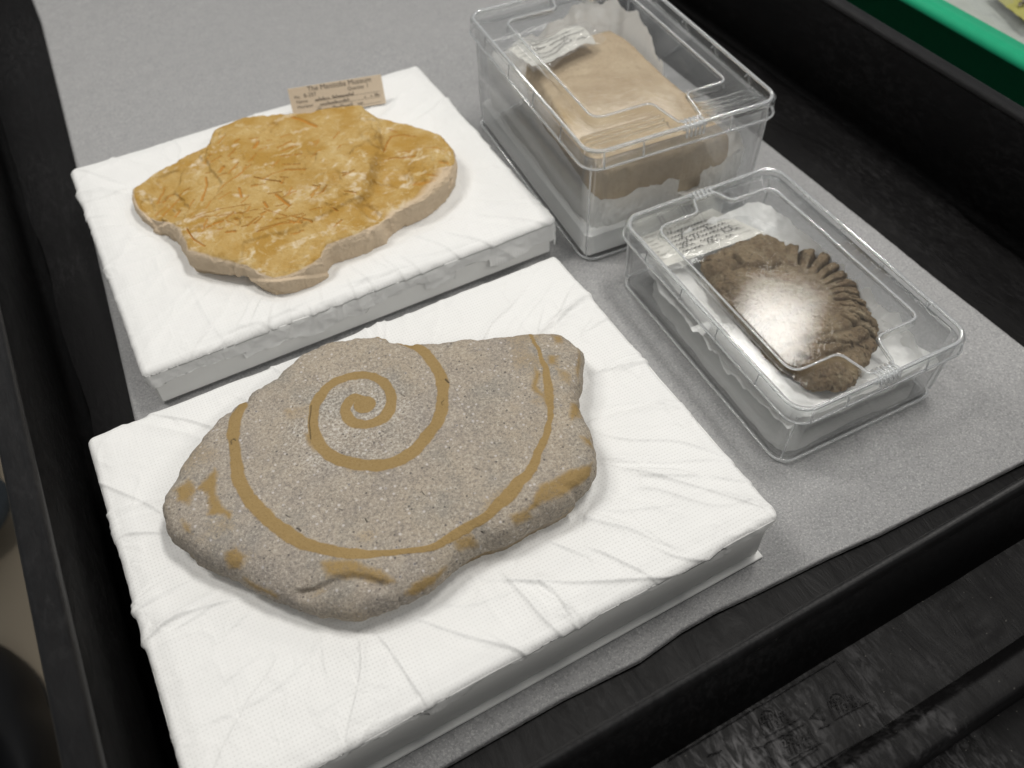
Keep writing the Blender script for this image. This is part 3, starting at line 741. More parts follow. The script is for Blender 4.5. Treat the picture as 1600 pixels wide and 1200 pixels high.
V = displace(V, nth, nv, amt); V[..., 2] = np.maximum(V[..., 2], ZB-.004)
att = np.stack([mask*(1-side), side, wh, np.ones_like(mask)], -1).reshape(-1, 4)
sbr = thing('plant_fossil_slab', (*cB, ZB-.004), 'flat ochre yellow limestone slab with orange needle like plant fossils', 'fossil')
mk('slab', V.reshape(-1, 3), gridfaces(nth, nv, True), M_B, sbr, attrs=att)
# hand-written number on the cut front edge
tv, tf = textmesh('4-97-5', .019)
e0 = np.array([*T(326, 417, ZB+.010), ZB+.014]); e1 = np.array([*T(372, 428, ZB+.010), ZB+.014])
dx = e1-e0; dx /= np.linalg.norm(dx); up = np.array([0, 0, 1.]); out = np.cross(dx, up)
mk('inked_number', e0+tv[:, :1]*dx+tv[:, 1:2]*up+out*.005, tf, M_INK, sbr, False)

# ------------------------------------------------------------------ padded blocks under tissue
def padded(root, x0, x1, y0, y1, h, creases, stone_xy, zoff, mat, seed, over, res=.0014, rag=.012, lipz=0.):
    V, F = boxmesh(x0+.006, x1-.008, y0+.004, y1-.006, .0048, h-.006, .003); mk('foam_block', V, F, M_BOARD, root, False)
    r_ = .009; D = .062
    gx = np.arange(x0-D, x1+D, res); gy = np.arange(y0-D, y1+D, res); X, Y = np.meshgrid(gx, gy, indexing='ij')
    # edge of the pad wavers
    ix0, ix1, iy0, iy1 = x0+r_, x1-r_, y0+r_, y1-r_
    px = np.clip(X, ix0, ix1); py = np.clip(Y, iy0, iy1); ex, ey = X-px, Y-py; L = np.hypot(ex, ey)
    nxv, nyv = ex/np.maximum(L, 1e-9), ey/np.maximum(L, 1e-9)
    Lmax = over(X, Y, nxv, nyv)+rag*fbm(X*34, Y*34, 4, seed+3)+.006*np.sign(fbm(X*14, Y*14, 1, seed+9))
    Lmax = np.maximum(Lmax, .012)
    Lc = np.minimum(L, Lmax); arc = r_*math.pi/2
    t1 = np.minimum(Lc, arc); hor = r_*np.sin(t1/r_); dz = r_*(1-np.cos(t1/r_))+np.maximum(Lc-arc, 0)
    hang = np.maximum(Lc-arc, 0)
    bul = hang*(.02+.10*fbm(X*22, Y*22, 3, seed+5))+.0030*np.abs(fbm(X*30, Y*30, 3, seed+6))*sstep(0, .01, hang)
    hor = hor+np.maximum(bul, -.001)
    P = np.stack([px+nxv*hor, py+nyv*hor, h-dz], -1)
    # relief of the sheet
    A = .0022*fbm(X*7, Y*7, 3, seed)+.0010*fbm(X*26, Y*26, 4, seed+1)
    rr = 1-np.abs(fbm(X*16+.6*fbm(X*9, Y*9, 2, seed+44), Y*16, 3, seed+40)); A = A+.0007*(np.clip(rr-.86, 0, 1)/.14)**2
    sd = -sdpoly(X, Y, stone_xy)
    c = stone_xy.mean(0); thc = np.arctan2(Y-c[1], X-c[0]); rnd = np.random.RandomState(seed)
    for k in range(52):
        a0 = rnd.rand()*2*math.pi; wv = .035*fbm(sd*14, np.full(X.shape, k*3.1), 2, seed+k)
        dg = ((thc-a0-wv+math.pi) % (2*math.pi)-math.pi)*np.hypot(X-c[0], Y-c[1])*(1 if rnd.rand() < .5 else -1)
        s0 = rnd.rand()*.05*(k % 3 > 0); ln = .06+.20*rnd.rand(); w0 = .0014+.0010*rnd.rand(); am = .0012+.0024*rnd.rand()
        A = A+am*np.where(dg > 0, np.exp(-dg/(w0*(4+5*rnd.rand()))), np.exp(dg/w0))*sstep(s0-.01, s0+.02, sd)*(1-sstep(s0+ln*.4, s0+ln, sd))
    for C, wdt, am in creases:
        Cx = smooth_line(TL(C, h), 5); d, sg = dsigned(X, Y, Cx); d = d*(1+.25*fbm(X*50, Y*50, 2, 4))
        e0, e1 = Cx[0], Cx[-1]; fade = sstep(0, .035, np.hypot(X-e0[0], Y-e0[1]))*.7+.3
        A = A+am*.85*np.where(sg > 0, np.exp(-d/(wdt*3.2)), np.exp(-d/(wdt*.5)))*fade
    A = A*(.35+.65*sstep(-.002, .03, sd))
    A = A-.0035*(1-sstep(0, .018, sd))*(sd > -.02)        # the stone presses in a little
    n3 = np.stack([nxv*np.sin(np.minimum(t1/r_, 1.57)), nyv*np.sin(np.minimum(t1/r_, 1.57)), np.cos(np.minimum(t1/r_, 1.57))], -1)
    A = A*np.where(hang > 0, .45, 1.); P = P+n3*A[..., None]
    P[..., 2] -= .004*(1-sstep(0, .03, np.minimum(np.minimum(X-x0, x1-X), np.minimum(Y-y0, y1-Y))))*(L < arc)
    nu, nvv = X.shape
    F = gridfaces(nu, nvv); over_ = (L > Lmax).ravel(); F = F[~over_[F].all(1)]
    used = np.unique(F); remap = -np.ones(nu*nvv, int); remap[used] = np.arange(len(used))
    o = mk('tissue_cover', P.reshape(-1, 3)[used], remap[F], mat, root)
    return o
cr7 = lambda P: crop(P, 0, 600, .5); cr8b = lambda P: crop(P, 480, 780, .475)
crA = [([(770,907),(880,911),(985,905),(1060,893),(1120,868)], .0032, .0042), (cr8b([(560,425),(610,450),(680,488),(760,520)]), .003, .002),
       (cr7([(440,815),(530,742),(640,702),(780,660)]), .0035, .0045), (cr7([(520,805),(560,762),(640,715)]), .003, .0025), (cr7([(345,487),(400,470),(520,465)]), .0035, .004),
       (cr7([(275,285),(360,330),(450,372),(520,412)]), .0035, .0032), (cr7([(400,690),(450,640),(540,560)]), .003, .002), (cr7([(640,1000),(720,920),(820,840)]), .004, .002),
       (cr8b([(165,410),(180,560),(130,780)]), .003, .0032), (cr8b([(205,410),(290,520),(365,635)]), .003, .0035), (cr8b([(300,365),(470,432),(680,490)]), .003, .003),
       (cr8b([(690,272),(800,292),(860,375)]), .0028, .003), (cr8b([(1060,30),(1100,90),(1180,150)]), .0028, .0025), (cr8b([(45,400),(60,560)]), .003, .002), (cr8b([(380,330),(520,350),(660,310)]), .003, .0018),
       ([(906,525),(925,512),(945,498)], .003, .003), ([(912,583),(940,580),(985,570)], .003, .003), ([(931,676),(985,688),(1060,690),(1130,712)], .0035, .0034), ([(934,722),(1010,742),(1100,765),(1185,790)], .003, .003),
       ([(900,790),(960,800),(1040,792)], .003, .002), ([(920,640),(1000,628),(1080,640)], .004, .0022), ([(855,470),(846,500),(842,516)], .003, .0022), ([(905,430),(880,480),(868,512)], .003, .0024), ([(950,470),(925,500),(910,520)], .003, .002),
       ([(1100,760),(1150,775),(1205,790)], .0025, .0035), ([(300,1140),(420,1085),(500,1010)], .005, .002), ([(240,640),(330,612),(420,560)], .006, .0014), ([(940,560),(1000,590),(1060,660)], .005, .0015),
       ([(1010,850),(1060,870),(1110,868)], .003, .003), ([(880,960),(900,975),(915,985)], .002, .003)]
def overA(X, Y, nx_, ny_):
    return .026+.012*(ny_ > .3)+.016*np.exp(-((X-.50)**2+(Y-.36)**2)/.004)
A_X0, A_X1, A_Y0, A_Y1, A_H = -.190, .521, .326, .858, ZA
ra = thing('padded_fossil_mount', ((A_X0+A_X1)/2, (A_Y0+A_Y1)/2, 0), 'nearest white tissue covered foam block carrying the grey spiral fossil slab', 'padded block', 'white tissue covered blocks under the open slabs')
padded(ra, A_X0, A_X1, A_Y0, A_Y1, A_H, crA, OA, 0, M_TA, 200, overA)
V, F = boxmesh(A_X0+.0, A_X1-.006, A_Y0-.004, A_Y1-.004, .001, .0044, .001); mk('base_board', V, F, M_BOARD, ra, False)
c1 = lambda P: crop(P, 80, 80, .5)
crB = [(c1([(60,358),(140,385),(225,415)]), .003, .0034), (c1([(375,262),(405,305),(400,330)]), .003, .002), (c1([(290,940),(380,830),(470,740)]), .005, .003), (c1([(220,650),(260,580),(330,530)]), .005, .003),
       (c1([(290,770),(350,690),(400,640)]), .005, .0026), (c1([(640,870),(690,830),(760,800)]), .005, .0028), (c1([(880,740),(960,720),(1060,690)]), .005, .003), (c1([(920,790),(1000,790),(1150,740)]), .004, .0028),
       (c1([(1310,510),(1400,520),(1560,530)]), .0045, .003), (c1([(1290,400),(1400,420),(1480,470)]), .006, .002), (c1([(1290,250),(1360,235),(1400,250)]), .005, .0022), (c1([(1200,215),(1260,170),(1300,160)]), .004, .002),
       (c1([(430,720),(480,820),(520,880)]), .006, .002), (c1([(90,470),(160,460),(230,440)]), .004, .003), (c1([(780,800),(900,760),(1000,700)]), .006, .002), (c1([(1050,640),(1160,640),(1300,600)]), .006, .002),
       (c1([(520,890),(640,850),(700,860)]), .004, .003)]
def overB(X, Y, nx_, ny_): return .046+.010*(nx_ > .3)
B_X0, B_X1, B_Y0, B_Y1 = -.102, .577, .949, 1.497
rb = thing('padded_fossil_mount', ((B_X0+B_X1)/2, (B_Y0+B_Y1)/2, 0), 'farther white tissue covered foam block carrying the ochre plant fossil slab', 'padded block', 'white tissue covered blocks under the open slabs')
padded(rb, B_X0, B_X1, B_Y0, B_Y1, ZB, crB, OB, 0, M_TB, 300, overB, res=.0019)

# ------------------------------------------------------------------ paper labels
def card_frame(o, u, v):
    n = np.cross(u, v); n /= np.linalg.norm(n); return n
def flat_text(items, o, u, v, lift):
    """items: (mesh verts in card units, faces, x, y); u, v unit vectors of the card"""
    mb = MB(); n = card_frame(o, u, v)
    for V, F, x, y in items:
        if len(V) == 0: continue
        W = o+(V[:, :1]+x)*u+(V[:, 1:2]+y)*v+n*lift; mb.add(W, F)
    return mb
# the tan label upright behind the ochre slab
TLc, TRc, BRc = TY(449, 139, 1.448), TY(595, 116, 1.408), TY(607, 172, 1.382)
uu = TRc-TLc; Wc = np.linalg.norm(uu); uu /= Wc; vv = TRc-BRc; vv -= uu*(vv@uu); vv /= np.linalg.norm(vv)
Hc = (TLc[2]-ZB-.006)/vv[2]; O = TLc-vv*Hc
lc = thing('paper_label', (O[0]+Wc/2, O[1], ZB), 'tan museum index label standing upright behind the ochre plant slab', 'label')
V, F = boxmesh(0, Wc, 0, Hc, -.0008, .0008, .0003); V = np.array(V); nC = card_frame(O, uu, vv)
V = O+V[:, :1]*uu+V[:, 1:2]*vv+nC*V[:, 2:3]; mk('card', V, F, M_TANCARD, lc, False)
it = []
def tx(b, s, x, y): V, F = textmesh(b, s); it.append((V, F, x, y))
tx('The Manitoba Museum', Wc*.074, Wc*.20, Hc-.0095); tx('No.', Wc*.045, Wc*.05, Hc-.0190); tx('B-257', Wc*.056, Wc*.15, Hc-.0190); tx('Quantity', Wc*.05, Wc*.62, Hc-.0185); tx('1', Wc*.06, Wc*.82, Hc-.0185)
tx('Name', Wc*.05, Wc*.06, Hc-.0280); tx('Horizon', Wc*.05, Wc*.06, Hc-.0370)
mb = flat_text(it, O, uu, vv, .0013); mk('printed_text', mb.V, mb.F, M_PRINT, lc, False)
it = []
for (x, y, L, s) in ((.26, -.0280, .42, 1), (.30, -.0370, .30, 2), (.78, -.0365, .17, 3), (.25, -.046, .5, 4)):
    V, F = scribble(Wc*L, .0062, s, .0007); it.append((V, F, Wc*x, Hc+y))
for y in (-.0290, -.0385, -.048):
    it.append((np.array([(0, 0, 0), (Wc*.7, 0, 0), (Wc*.7, .0004, 0), (0, .0004, 0)]), [(0, 1, 2, 3)], Wc*.25, Hc+y))
mb = flat_text(it, O, uu, vv, .0015); mk('handwriting', mb.V, mb.F, M_INK, lc, False)

# ------------------------------------------------------------------ clear lidded boxes
def rrect(a, b, r, n=8):
    out = []
    for cx, cy, a0 in ((a-r, b-r, 0), (-a+r, b-r, 90), (-a+r, -b+r, 180), (a-r, -b+r, 270)):
        for k in range(n+1):
            t = math.radians(a0+90*k/n); out.append((cx+r*math.cos(t), cy+r*math.sin(t)))
    return np.array(out)
class Frame:
    def __init__(s, c, ang): s.c = np.array(c); s.a = ang
    def __call__(s, P):
        P = np.asarray(P, float); c_, s_ = math.cos(s.a), math.sin(s.a)
        return np.stack([s.c[0]+P[..., 0]*c_-P[..., 1]*s_, s.c[1]+P[..., 0]*s_+P[..., 1]*c_, P[..., 2]], -1)
    def inv(s, xy):
        d = np.asarray(xy)-s.c; c_, s_ = math.cos(s.a), math.sin(s.a)
        return np.stack([d[..., 0]*c_+d[..., 1]*s_, -d[..., 0]*s_+d[..., 1]*c_], -1)
def ring3(a, b, r, z): P = rrect(a, b, r); return np.hstack([P, np.full((len(P), 1), z)])
def clear_box(root, fr, a, b, hs, ht, ridges):
    """a, b half sizes of the lid; hs lower edge of the lid skirt, ht its top"""
    th_ = .0032
    # body: double walled, slightly tapered, rounded foot
    lv = [(.030, .0), (.012, .0015), (.006, .007), (.004, .02), (.0, hs+.010)]
    V = []; k = len(rrect(a, b, .03))
    prof = [(d+.006, z) for d, z in lv]; prof_in = [(d+.006+th_, max(z, .0)+(th_ if z < .01 else 0)) for d, z in lv[::-1]]
    for d, z in prof+prof_in: V.append(ring3(a-d, b-d, max(.028-d*.3, .01), z+.0012))
    V = np.vstack(V); n = len(prof)+len(prof_in)
    F = []
    for i in range(n-1):
        for j in range(k): F.append((i*k+j, i*k+(j+1) % k, (i+1)*k+(j+1) % k, (i+1)*k+j))
    F.append(tuple(range(k-1, -1, -1))); F.append(tuple((n-1)*k+j for j in range(k)))
    body = mk('body', fr(V), F, M_CLR, root)
    mb = MB()
    for z, rr in ((.006, .0022),):
        P = ring3(a-.009, b-.009, .026, z); Vt, Ft = tube(P, rr, 6, True); mb.add(fr(Vt), Ft)
    mk('foot_edge', mb.V, mb.F, M_GL, body)
    for sx, sy in ((1, 1), (-1, 1), (-1, -1), (1, -1)):
        q = .0155; Vt, Ft = tube([(sx*(a-q), sy*(b-q), .012), (sx*(a-q+.002), sy*(b-q+.002), hs)], .0017, 6); mk('corner_edge', fr(Vt), Ft, M_GL, body)
    # lid: moulded top as a surface with a rim, a channel and a raised panel with finger notches
    res = .0017; gx = np.arange(-a, a+res, res); gy = np.arange(-b, b+res, res); X, Y = np.meshgrid(gx, gy, indexing='ij')
    R = .030
    qx, qy = np.abs(X)-(a-R), np.abs(Y)-(b-R); dout = -(np.hypot(np.maximum(qx, 0), np.maximum(qy, 0))+np.minimum(np.maximum(qx, qy), 0)-R)
    m = ridges['margin']; mf = ridges['front']; nw = .020; nd = mf+.0
    pa = [(-a+m, -b+mf), (-nw-.012, -b+mf), (-nw, -b+.016), (nw, -b+.016), (nw+.012, -b+mf), (a-m, -b+mf), (a-m, b-m*1.15), (nw+.012, b-m*1.15), (nw, b-.016), (-nw, b-.016), (-nw-.012, b-m*1.15), (-a+m, b-m*1.15)]
    off = ridges.get('shift', 0)
    pa = [(x+(off if abs(x) < nw+.02 else 0), y) for x, y in pa]
    pa = round_poly(pa, [.022, .012, .006, .006, .012, .016, .022, .010, .006, .006, .010, .022], 5)
    sdi = sdpoly(X, Y, np.array(pa))
    Z = ht-.0105*sstep(.004, .0125, dout)+ridges['rise']*sstep(-.0045, .0035, sdi)
    Z = Z-.004*(1-sstep(0, .004, dout))
    for y0_, hgt in ridges.get('rods', ()):
        Z = np.maximum(Z, ht-.0105+hgt*np.exp(-((Y+b-y0_)/.0032)**2)*(np.abs(X) < a-.018)*(np.abs(X-off) > nw+.010))
    ins = dout > -res*.7
    nu, nv_ = X.shape; F = gridfaces(nu, nv_); keep = ins.ravel()[F].all(1); F = F[keep]; used = np.unique(F); rm = -np.ones(nu*nv_, int); rm[used] = np.arange(len(used))
    Vt = np.stack([X, Y, Z], -1).reshape(-1, 3)[used]; F = rm[F]
    nn = len(Vt); Vb = Vt-np.array([0, 0, .0030]); 
    lid = mk('lid', fr(np.vstack([Vt, Vb])), np.vstack([F, F[:, ::-1]+nn]), M_LID, root)
    # skirt of the lid, two walls
    k = len(rrect(a, b, R)); V = []
    for d, z in ((.0, ht-.004), (-.0012, hs+.004), (-.0015, hs), (.0016, hs), (.0020, hs+.004), (.0030, ht-.006)): V.append(ring3(a-d, b-d, R, z))
    V = np.vstack(V); F = [(i*k+j, i*k+(j+1) % k, (i+1)*k+(j+1) % k, (i+1)*k+j) for i in range(5) for j in range(k)]
    mk('skirt', fr(V), F, M_CLR, lid)
    for nm, d, z, rr in (('rim', .0045, ht-.002, .0030), ('skirt_edge', -.001, hs, .0021)):
        Vt, Ft = tube(ring3(a-d, b-d, R, z), rr, 8, True); mk(nm, fr(Vt), Ft, M_GL, lid)
    pz = ht-.0105+ridges['rise']
    P = np.array([(x, y, pz) for x, y in pa]); Vt, Ft = tube(P, .0019, 6, True); mk('panel_edge', fr(Vt), Ft, M_GL, lid)
    # latch: knurled tab in the middle of each short side
    for sy in (-1, 1):
        mb = MB()
        for i in range(5):
            x = (i-2)*.0075+off; Vt, Ft = tube([(x, sy*(b-.020), ht-.001), (x, sy*(b-.006), ht+.003), (x, sy*(b+.001), ht-.004), (x, sy*(b+.002), hs+.012)], .0024, 6); mb.add(fr(Vt), Ft)
        Vt, Ft = tube([(off-.020, sy*(b-.004), ht-.004), (off+.020, sy*(b-.004), ht-.004)], .0045, 8); mb.add(fr(Vt), Ft)
        mk('latch', mb.V, mb.F, M_GL, lid)
    for sx in (-1, 1):
        for yy_ in (-.62, -.2, .2, .62):
            Vt, Ft = tube([(sx*(a+.0015), yy_*b, hs+.001), (sx*(a-.001), yy_*b, ht-.003), (sx*(a-.010), yy_*b, ht-.009)], .0015, 5); mk('rib', fr(Vt), Ft, M_GL, lid)
    for sx in (-.84, -.45, .45, .84):
        Vt, Ft = tube([(sx*a, -b-.0015, hs+.001), (sx*a, -b+.001, ht-.003)], .0015, 5); mk('rib', fr(Vt), Ft, M_GL, lid)
    return body, lid
def nest(name, inner, outer, zin, root_or_none, amp, seed, crumple=.006, nr=70, nth=420):
    outer = np.array(outer); c = np.asarray(inner).mean(0); th = np.linspace(-math.pi, math.pi, nth, endpoint=False)
    Ri = radial(np.asarray(inner), c, th)*.86; Ro = radial(outer[:, :2], c, th)
    a = np.arctan2(outer[:, 1]-c[1], outer[:, 0]-c[0]); i = np.argsort(a); a, zz = a[i], outer[i, 2]
    Zo = np.interp(th, np.concatenate([a-2*math.pi, a, a+2*math.pi]), np.concatenate([zz, zz, zz]))
    t_ = np.linspace(0, 1, nr); TT = t_[None, :]; r_ = Ri[:, None]+(Ro-Ri)[:, None]*TT
    X = c[0]+np.cos(th)[:, None]*r_; Y = c[1]+np.sin(th)[:, None]*r_
    cn = fbm(np.cos(th)*9+20, np.sin(th)*9+20, 3, seed)[:, None]
    Z = zin+(Zo[:, None]-zin)*TT**1.7+crumple*TT*(1-np.abs(fbm(X*26+cn, Y*26, 4, seed)))*1.2+crumple*TT*fbm(X*70, Y*70, 3, seed+2)+.012*cn*TT**2
    tuck = crumple*.25*(1-TT)
    Z = np.maximum(Z-tuck, .009)
    return np.stack([X, Y, Z], -1).reshape(-1, 3), gridfaces(nth, nr, True)

# box 2 (near, shallow)
f2 = Frame(((.615+.921)/2, (.407+.842)/2), math.radians(-2.0)); A2, B2 = .1485, .2190
b2 = thing('clear_specimen_box', (*f2.c, 0), 'shallow clear plastic lidded box holding the brown ribbed fossil', 'plastic box', 'clear lidded specimen boxes')
clear_box(b2, f2, A2, B2, .107, .130, dict(margin=.040, front=.064, rise=.009))
V, F = boxmesh(-A2+.016, A2-.018, -B2+.018, B2-.018, .0058, .020, .004)
# fossil C
c4 = lambda P: crop(P, 940, 240, .43333)
oc = [(1100,405),(1122,392),(1148,379),(1174,370),(1196,366),(1211,374),(1235,379),(1261,387),(1287,400),(1304,413),(1321,439),(1339,470),(1356,500),(1367,522),(1369,539),(1356,561),(1343,587),(1330,608),(1308,615),(1282,613),(1252,600),(1226,578),(1200,552),(1178,526),(1157,500),(1135,470),(1118,444),(1103,422)]
ZC, TC = .026, .056
OC = outline_xy(oc, ZC+.012, ZC+.035); cC = T(1235, 490, ZC+.03)
V, nv, nth, th = stone(OC, cC, ZC, TC, lambda TH: 3.4+0*TH, lambda th: .12+0*th, nth=620, nr=150, nl=16, wig=.006, seed=9)
X, Y = V[..., 0], V[..., 1]
amt = stone_noise(V, 18, .006, 231, 3)+stone_noise(V, 60, .0065, 237, 4)+stone_noise(V, 220, .0022, 241, 2)
gro = crop([(940,765,975,815),(1010,790,985,865),(1075,800,1040,890),(1140,830,1085,925),(1210,880,1110,975),(1285,920,1150,1035),(1335,990,1190,1095),(1385,1050,1300,1150),(1420,1130,1330,1230)], 0, 0, 1) if False else [(940,765,975,815),(1010,790,985,865),(1075,800,1040,890),(1140,830,1085,925),(1210,880,1110,975),(1285,920,1150,1035),(1335,990,1190,1095),(1385,1050,1300,1150),(1420,1130,1330,1230),(1450,1230,1380,1320),(1490,1320,1410,1420)]
dk = np.zeros(X.shape); zt = ZC+TC*.85
TH_ = np.broadcast_to(th[:, None], X.shape); rho_ = np.hypot(X-cC[0], Y-cC[1])/radial(OC, cC, th)[:, None]
ea = [math.atan2(*(T(px, py, ZC+.03)-cC)[::-1]) for px, py in ((1225, 376), (1371, 545))]; a1, a0 = max(ea), min(ea)
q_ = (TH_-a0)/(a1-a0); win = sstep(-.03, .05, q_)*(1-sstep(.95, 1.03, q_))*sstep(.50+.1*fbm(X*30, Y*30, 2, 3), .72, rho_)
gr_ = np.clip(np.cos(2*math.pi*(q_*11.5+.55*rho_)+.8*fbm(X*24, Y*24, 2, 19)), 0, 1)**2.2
amt = amt-.017*gr_*win+.003*win; dk = np.maximum(dk, .85*gr_**2*win*sstep(.55, .75, rho_))  # rib grooves darkened in the colour too, adding to their shade
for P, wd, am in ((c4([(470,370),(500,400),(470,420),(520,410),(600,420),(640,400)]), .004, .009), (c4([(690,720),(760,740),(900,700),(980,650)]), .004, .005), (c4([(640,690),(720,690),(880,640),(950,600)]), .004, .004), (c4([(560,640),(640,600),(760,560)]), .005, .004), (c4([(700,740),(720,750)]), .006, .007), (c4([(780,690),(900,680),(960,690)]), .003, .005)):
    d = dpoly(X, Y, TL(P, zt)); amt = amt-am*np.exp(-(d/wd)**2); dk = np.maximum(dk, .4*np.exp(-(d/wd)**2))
glare_c = T(1215, 470, zt); wh = .25*(1-sstep(.03, .09, np.hypot(X-glare_c[0], Y-glare_c[1])))*sstep(-.3, .3, fbm(X*40, Y*40, 4, 5))  # pale patch painted on the fossil where the lid glare lies
amt = amt*sstep(0, .02, np.hypot(X-cC[0], Y-cC[1]))
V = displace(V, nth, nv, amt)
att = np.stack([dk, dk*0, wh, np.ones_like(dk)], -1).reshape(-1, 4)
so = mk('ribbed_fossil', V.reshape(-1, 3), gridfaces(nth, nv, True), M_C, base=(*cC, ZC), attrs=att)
tag(so, 'rough brown fossil with deep ribs along one edge in the shallow clear box', 'fossil')
def inbox(f, P, a, b):
    out = []
    for x, y, z in P:
        q = f.inv((x, y)); q = np.clip(q, [-a, -b], [a, b]); w_ = f(np.array([q[0], q[1], z])); out.append(tuple(w_))
    return out
no = [(*T(px, py, z), z) for px, py, z in [(1113,324,.07),(1150,321,.072),(1191,320,.070),(1217,335,.068),(1243,360,.066),(1280,385,.068),(1313,418,.067),(1347,452,.066),(1378,483,.067),(1417,517,.066),(1450,548,.066),(1470,585,.064)]]
loc_ = [(.135, -.16, .06), (.13, -.20, .066), (.06, -.20, .058), (0, -.20, .064), (-.07, -.20, .058), (-.13, -.195, .066), (-.132, -.12, .056), (-.132, -.04, .062), (-.132, .05, .058), (-.132, .13, .066), (-.12, .19, .06), (-.06, .19, .05)]
no = inbox(f2, no, A2-.015, B2-.016)+[tuple(f2(np.array(p))) for p in loc_]
V, F = nest('tissue', OC, no, ZC-.004, None, 0, 71, .006)
ti = mk('tissue_nest', V, F, M_TN, base=(*f2.c, .01)); tag(ti, 'crumpled white tissue under the brown ribbed fossil in the shallow box', 'tissue paper')
# folded tissue against the front and left walls
def skirt_tissue(pts, ztop, zbot, seed, f, mat=M_TN, n=160, m=26):
    P = smooth_line(np.array(pts), n//(len(pts)-1)); s_ = np.linspace(0, 1, len(P)); k = np.linspace(0, 1, m)
    zt_ = np.interp(s_, np.linspace(0, 1, len(pts)), np.broadcast_to(ztop, (len(pts),)))+.010*fbm(s_*9, s_*0, 3, seed); SS, KK = np.meshgrid(s_, k, indexing='ij')
    d = np.gradient(P, axis=0); d /= np.linalg.norm(d, axis=1, keepdims=True); nr_ = np.stack([-d[:, 1], d[:, 0]], 1)
    off = .004*(fbm(SS*24, KK*3, 4, seed+1))+.003*np.abs(fbm(SS*50+KK*4, KK*6, 3, seed+2))
    X = P[:, 0:1]+nr_[:, 0:1]*(off+.004); Y = P[:, 1:2]+nr_[:, 1:2]*(off+.004)
    zb_ = zbot+.003*np.abs(fbm(s_*12, s_*0+4, 3, seed+5))
    Z = zt_[:, None]*(1-KK)+zb_[:, None]*KK
    return f(np.stack([X, Y, Z], -1).reshape(-1, 3)), gridfaces(len(P), m)
a_, b_ = A2-.018, B2-.018
V, F = skirt_tissue([(-a_+.01, b_-.05), (-a_, 0), (-a_, -b_+.04), (-a_+.02, -b_), (0, -b_), (a_-.03, -b_), (a_, -b_+.05), (a_, -b_+.12)], [.074, .070, .078, .082, .072, .080, .070, .05], .004, 5, f2)
mk('tissue_fold', V, F, M_FOLD, ti)
# white label in a sleeve
def sleeve_label(name, quad, z, root_label, cat_, rows, seed, curl=0.):
    q = [np.array([*T(px, py, zz_), zz_]) for (px, py), zz_ in zip(quad, z)]
    tl, tr, br, bl = q; base = (tl+br)/2
    lb = thing(name, tuple(base), root_label, cat_)
    n_ = np.cross(tr-tl, tl-bl); n_ /= np.linalg.norm(n_); n_ *= np.sign(n_[2])
    Wd, Hd = np.linalg.norm(tr-tl), np.linalg.norm(tl-bl)
    def mp(u, v, lift):
        P = (tl*(1-u)+tr*u)*(1-v)[..., None][..., 0:1] if False else None
        u_, v_ = u[..., None], v[..., None]
        P = (tl*(1-u_)+tr*u_)*(1-v_)+(bl*(1-u_)+br*u_)*v_
        cz = curl*(np.sin(u*9+v*2)*.55+fbm(u*5, v*4, 3, seed))*(1 if curl else 0)
        return P+n_*(lift+cz)[..., None]
    g = 40; U, V_ = np.meshgrid(np.linspace(0, 1, g), np.linspace(0, 1, g), indexing='ij')
    mk('card', mp(U, V_, np.zeros_like(U)).reshape(-1, 3), gridfaces(g, g), M_CARD, lb)
    U2, V2 = np.meshgrid(np.linspace(-.06, 1.12, g), np.linspace(-.10, 1.18, g), indexing='ij')
    mk('plastic_sleeve', mp(U2, V2, .0022+.0016*fbm(U2*6, V2*6, 3, seed)).reshape(-1, 3), gridfaces(g, g), M_BAG, lb)
    mb = MB(); mh = MB(); rr = random.Random(seed)
    V, F = textmesh('Museum of Man and Nature', 1.0)
    k = .62/V[:, 0].max(); mb.add(mp(.06+V[:, 0]*k, .11-V[:, 1]*k*Wd/Hd, np.full(len(V), .0009)), F)
    for i in range(rows):
        v0 = .24+i*.68/rows; V, F = textmesh(['Name', 'Locality', 'Formation', 'Age', 'Collector', 'Date'][i % 6], 1.0); k = .065
        mb.add(mp(.05+V[:, 0]*k*.5, v0-V[:, 1]*k*.5*Wd/Hd, np.full(len(V), .0009)), F)
        V, F = scribble(.55+.2*rr.random(), .075, seed*10+i, .007); mh.add(mp(.22+V[:, 0], v0-V[:, 1]*1.5, np.full(len(V), .0011)), F)
        mb.add(mp(np.array([.2, .95, .95, .2]), np.array([v0+.012, v0+.012, v0+.018, v0+.018]), np.full(4, .0008)), [(0, 1, 2, 3)])
    mk('printed_text', mb.V, mb.F, M_PRINT, lb, False); mk('handwriting', mh.V, mh.F, M_INK, lb, False)
    return lb
sleeve_label('paper_label', [(998,372),(1112,326),(1196,364),(1030,420)], (.070, .066, .060, .066), 'white handwritten label in a clear sleeve beside the brown ribbed fossil', 'label', 6, 3)

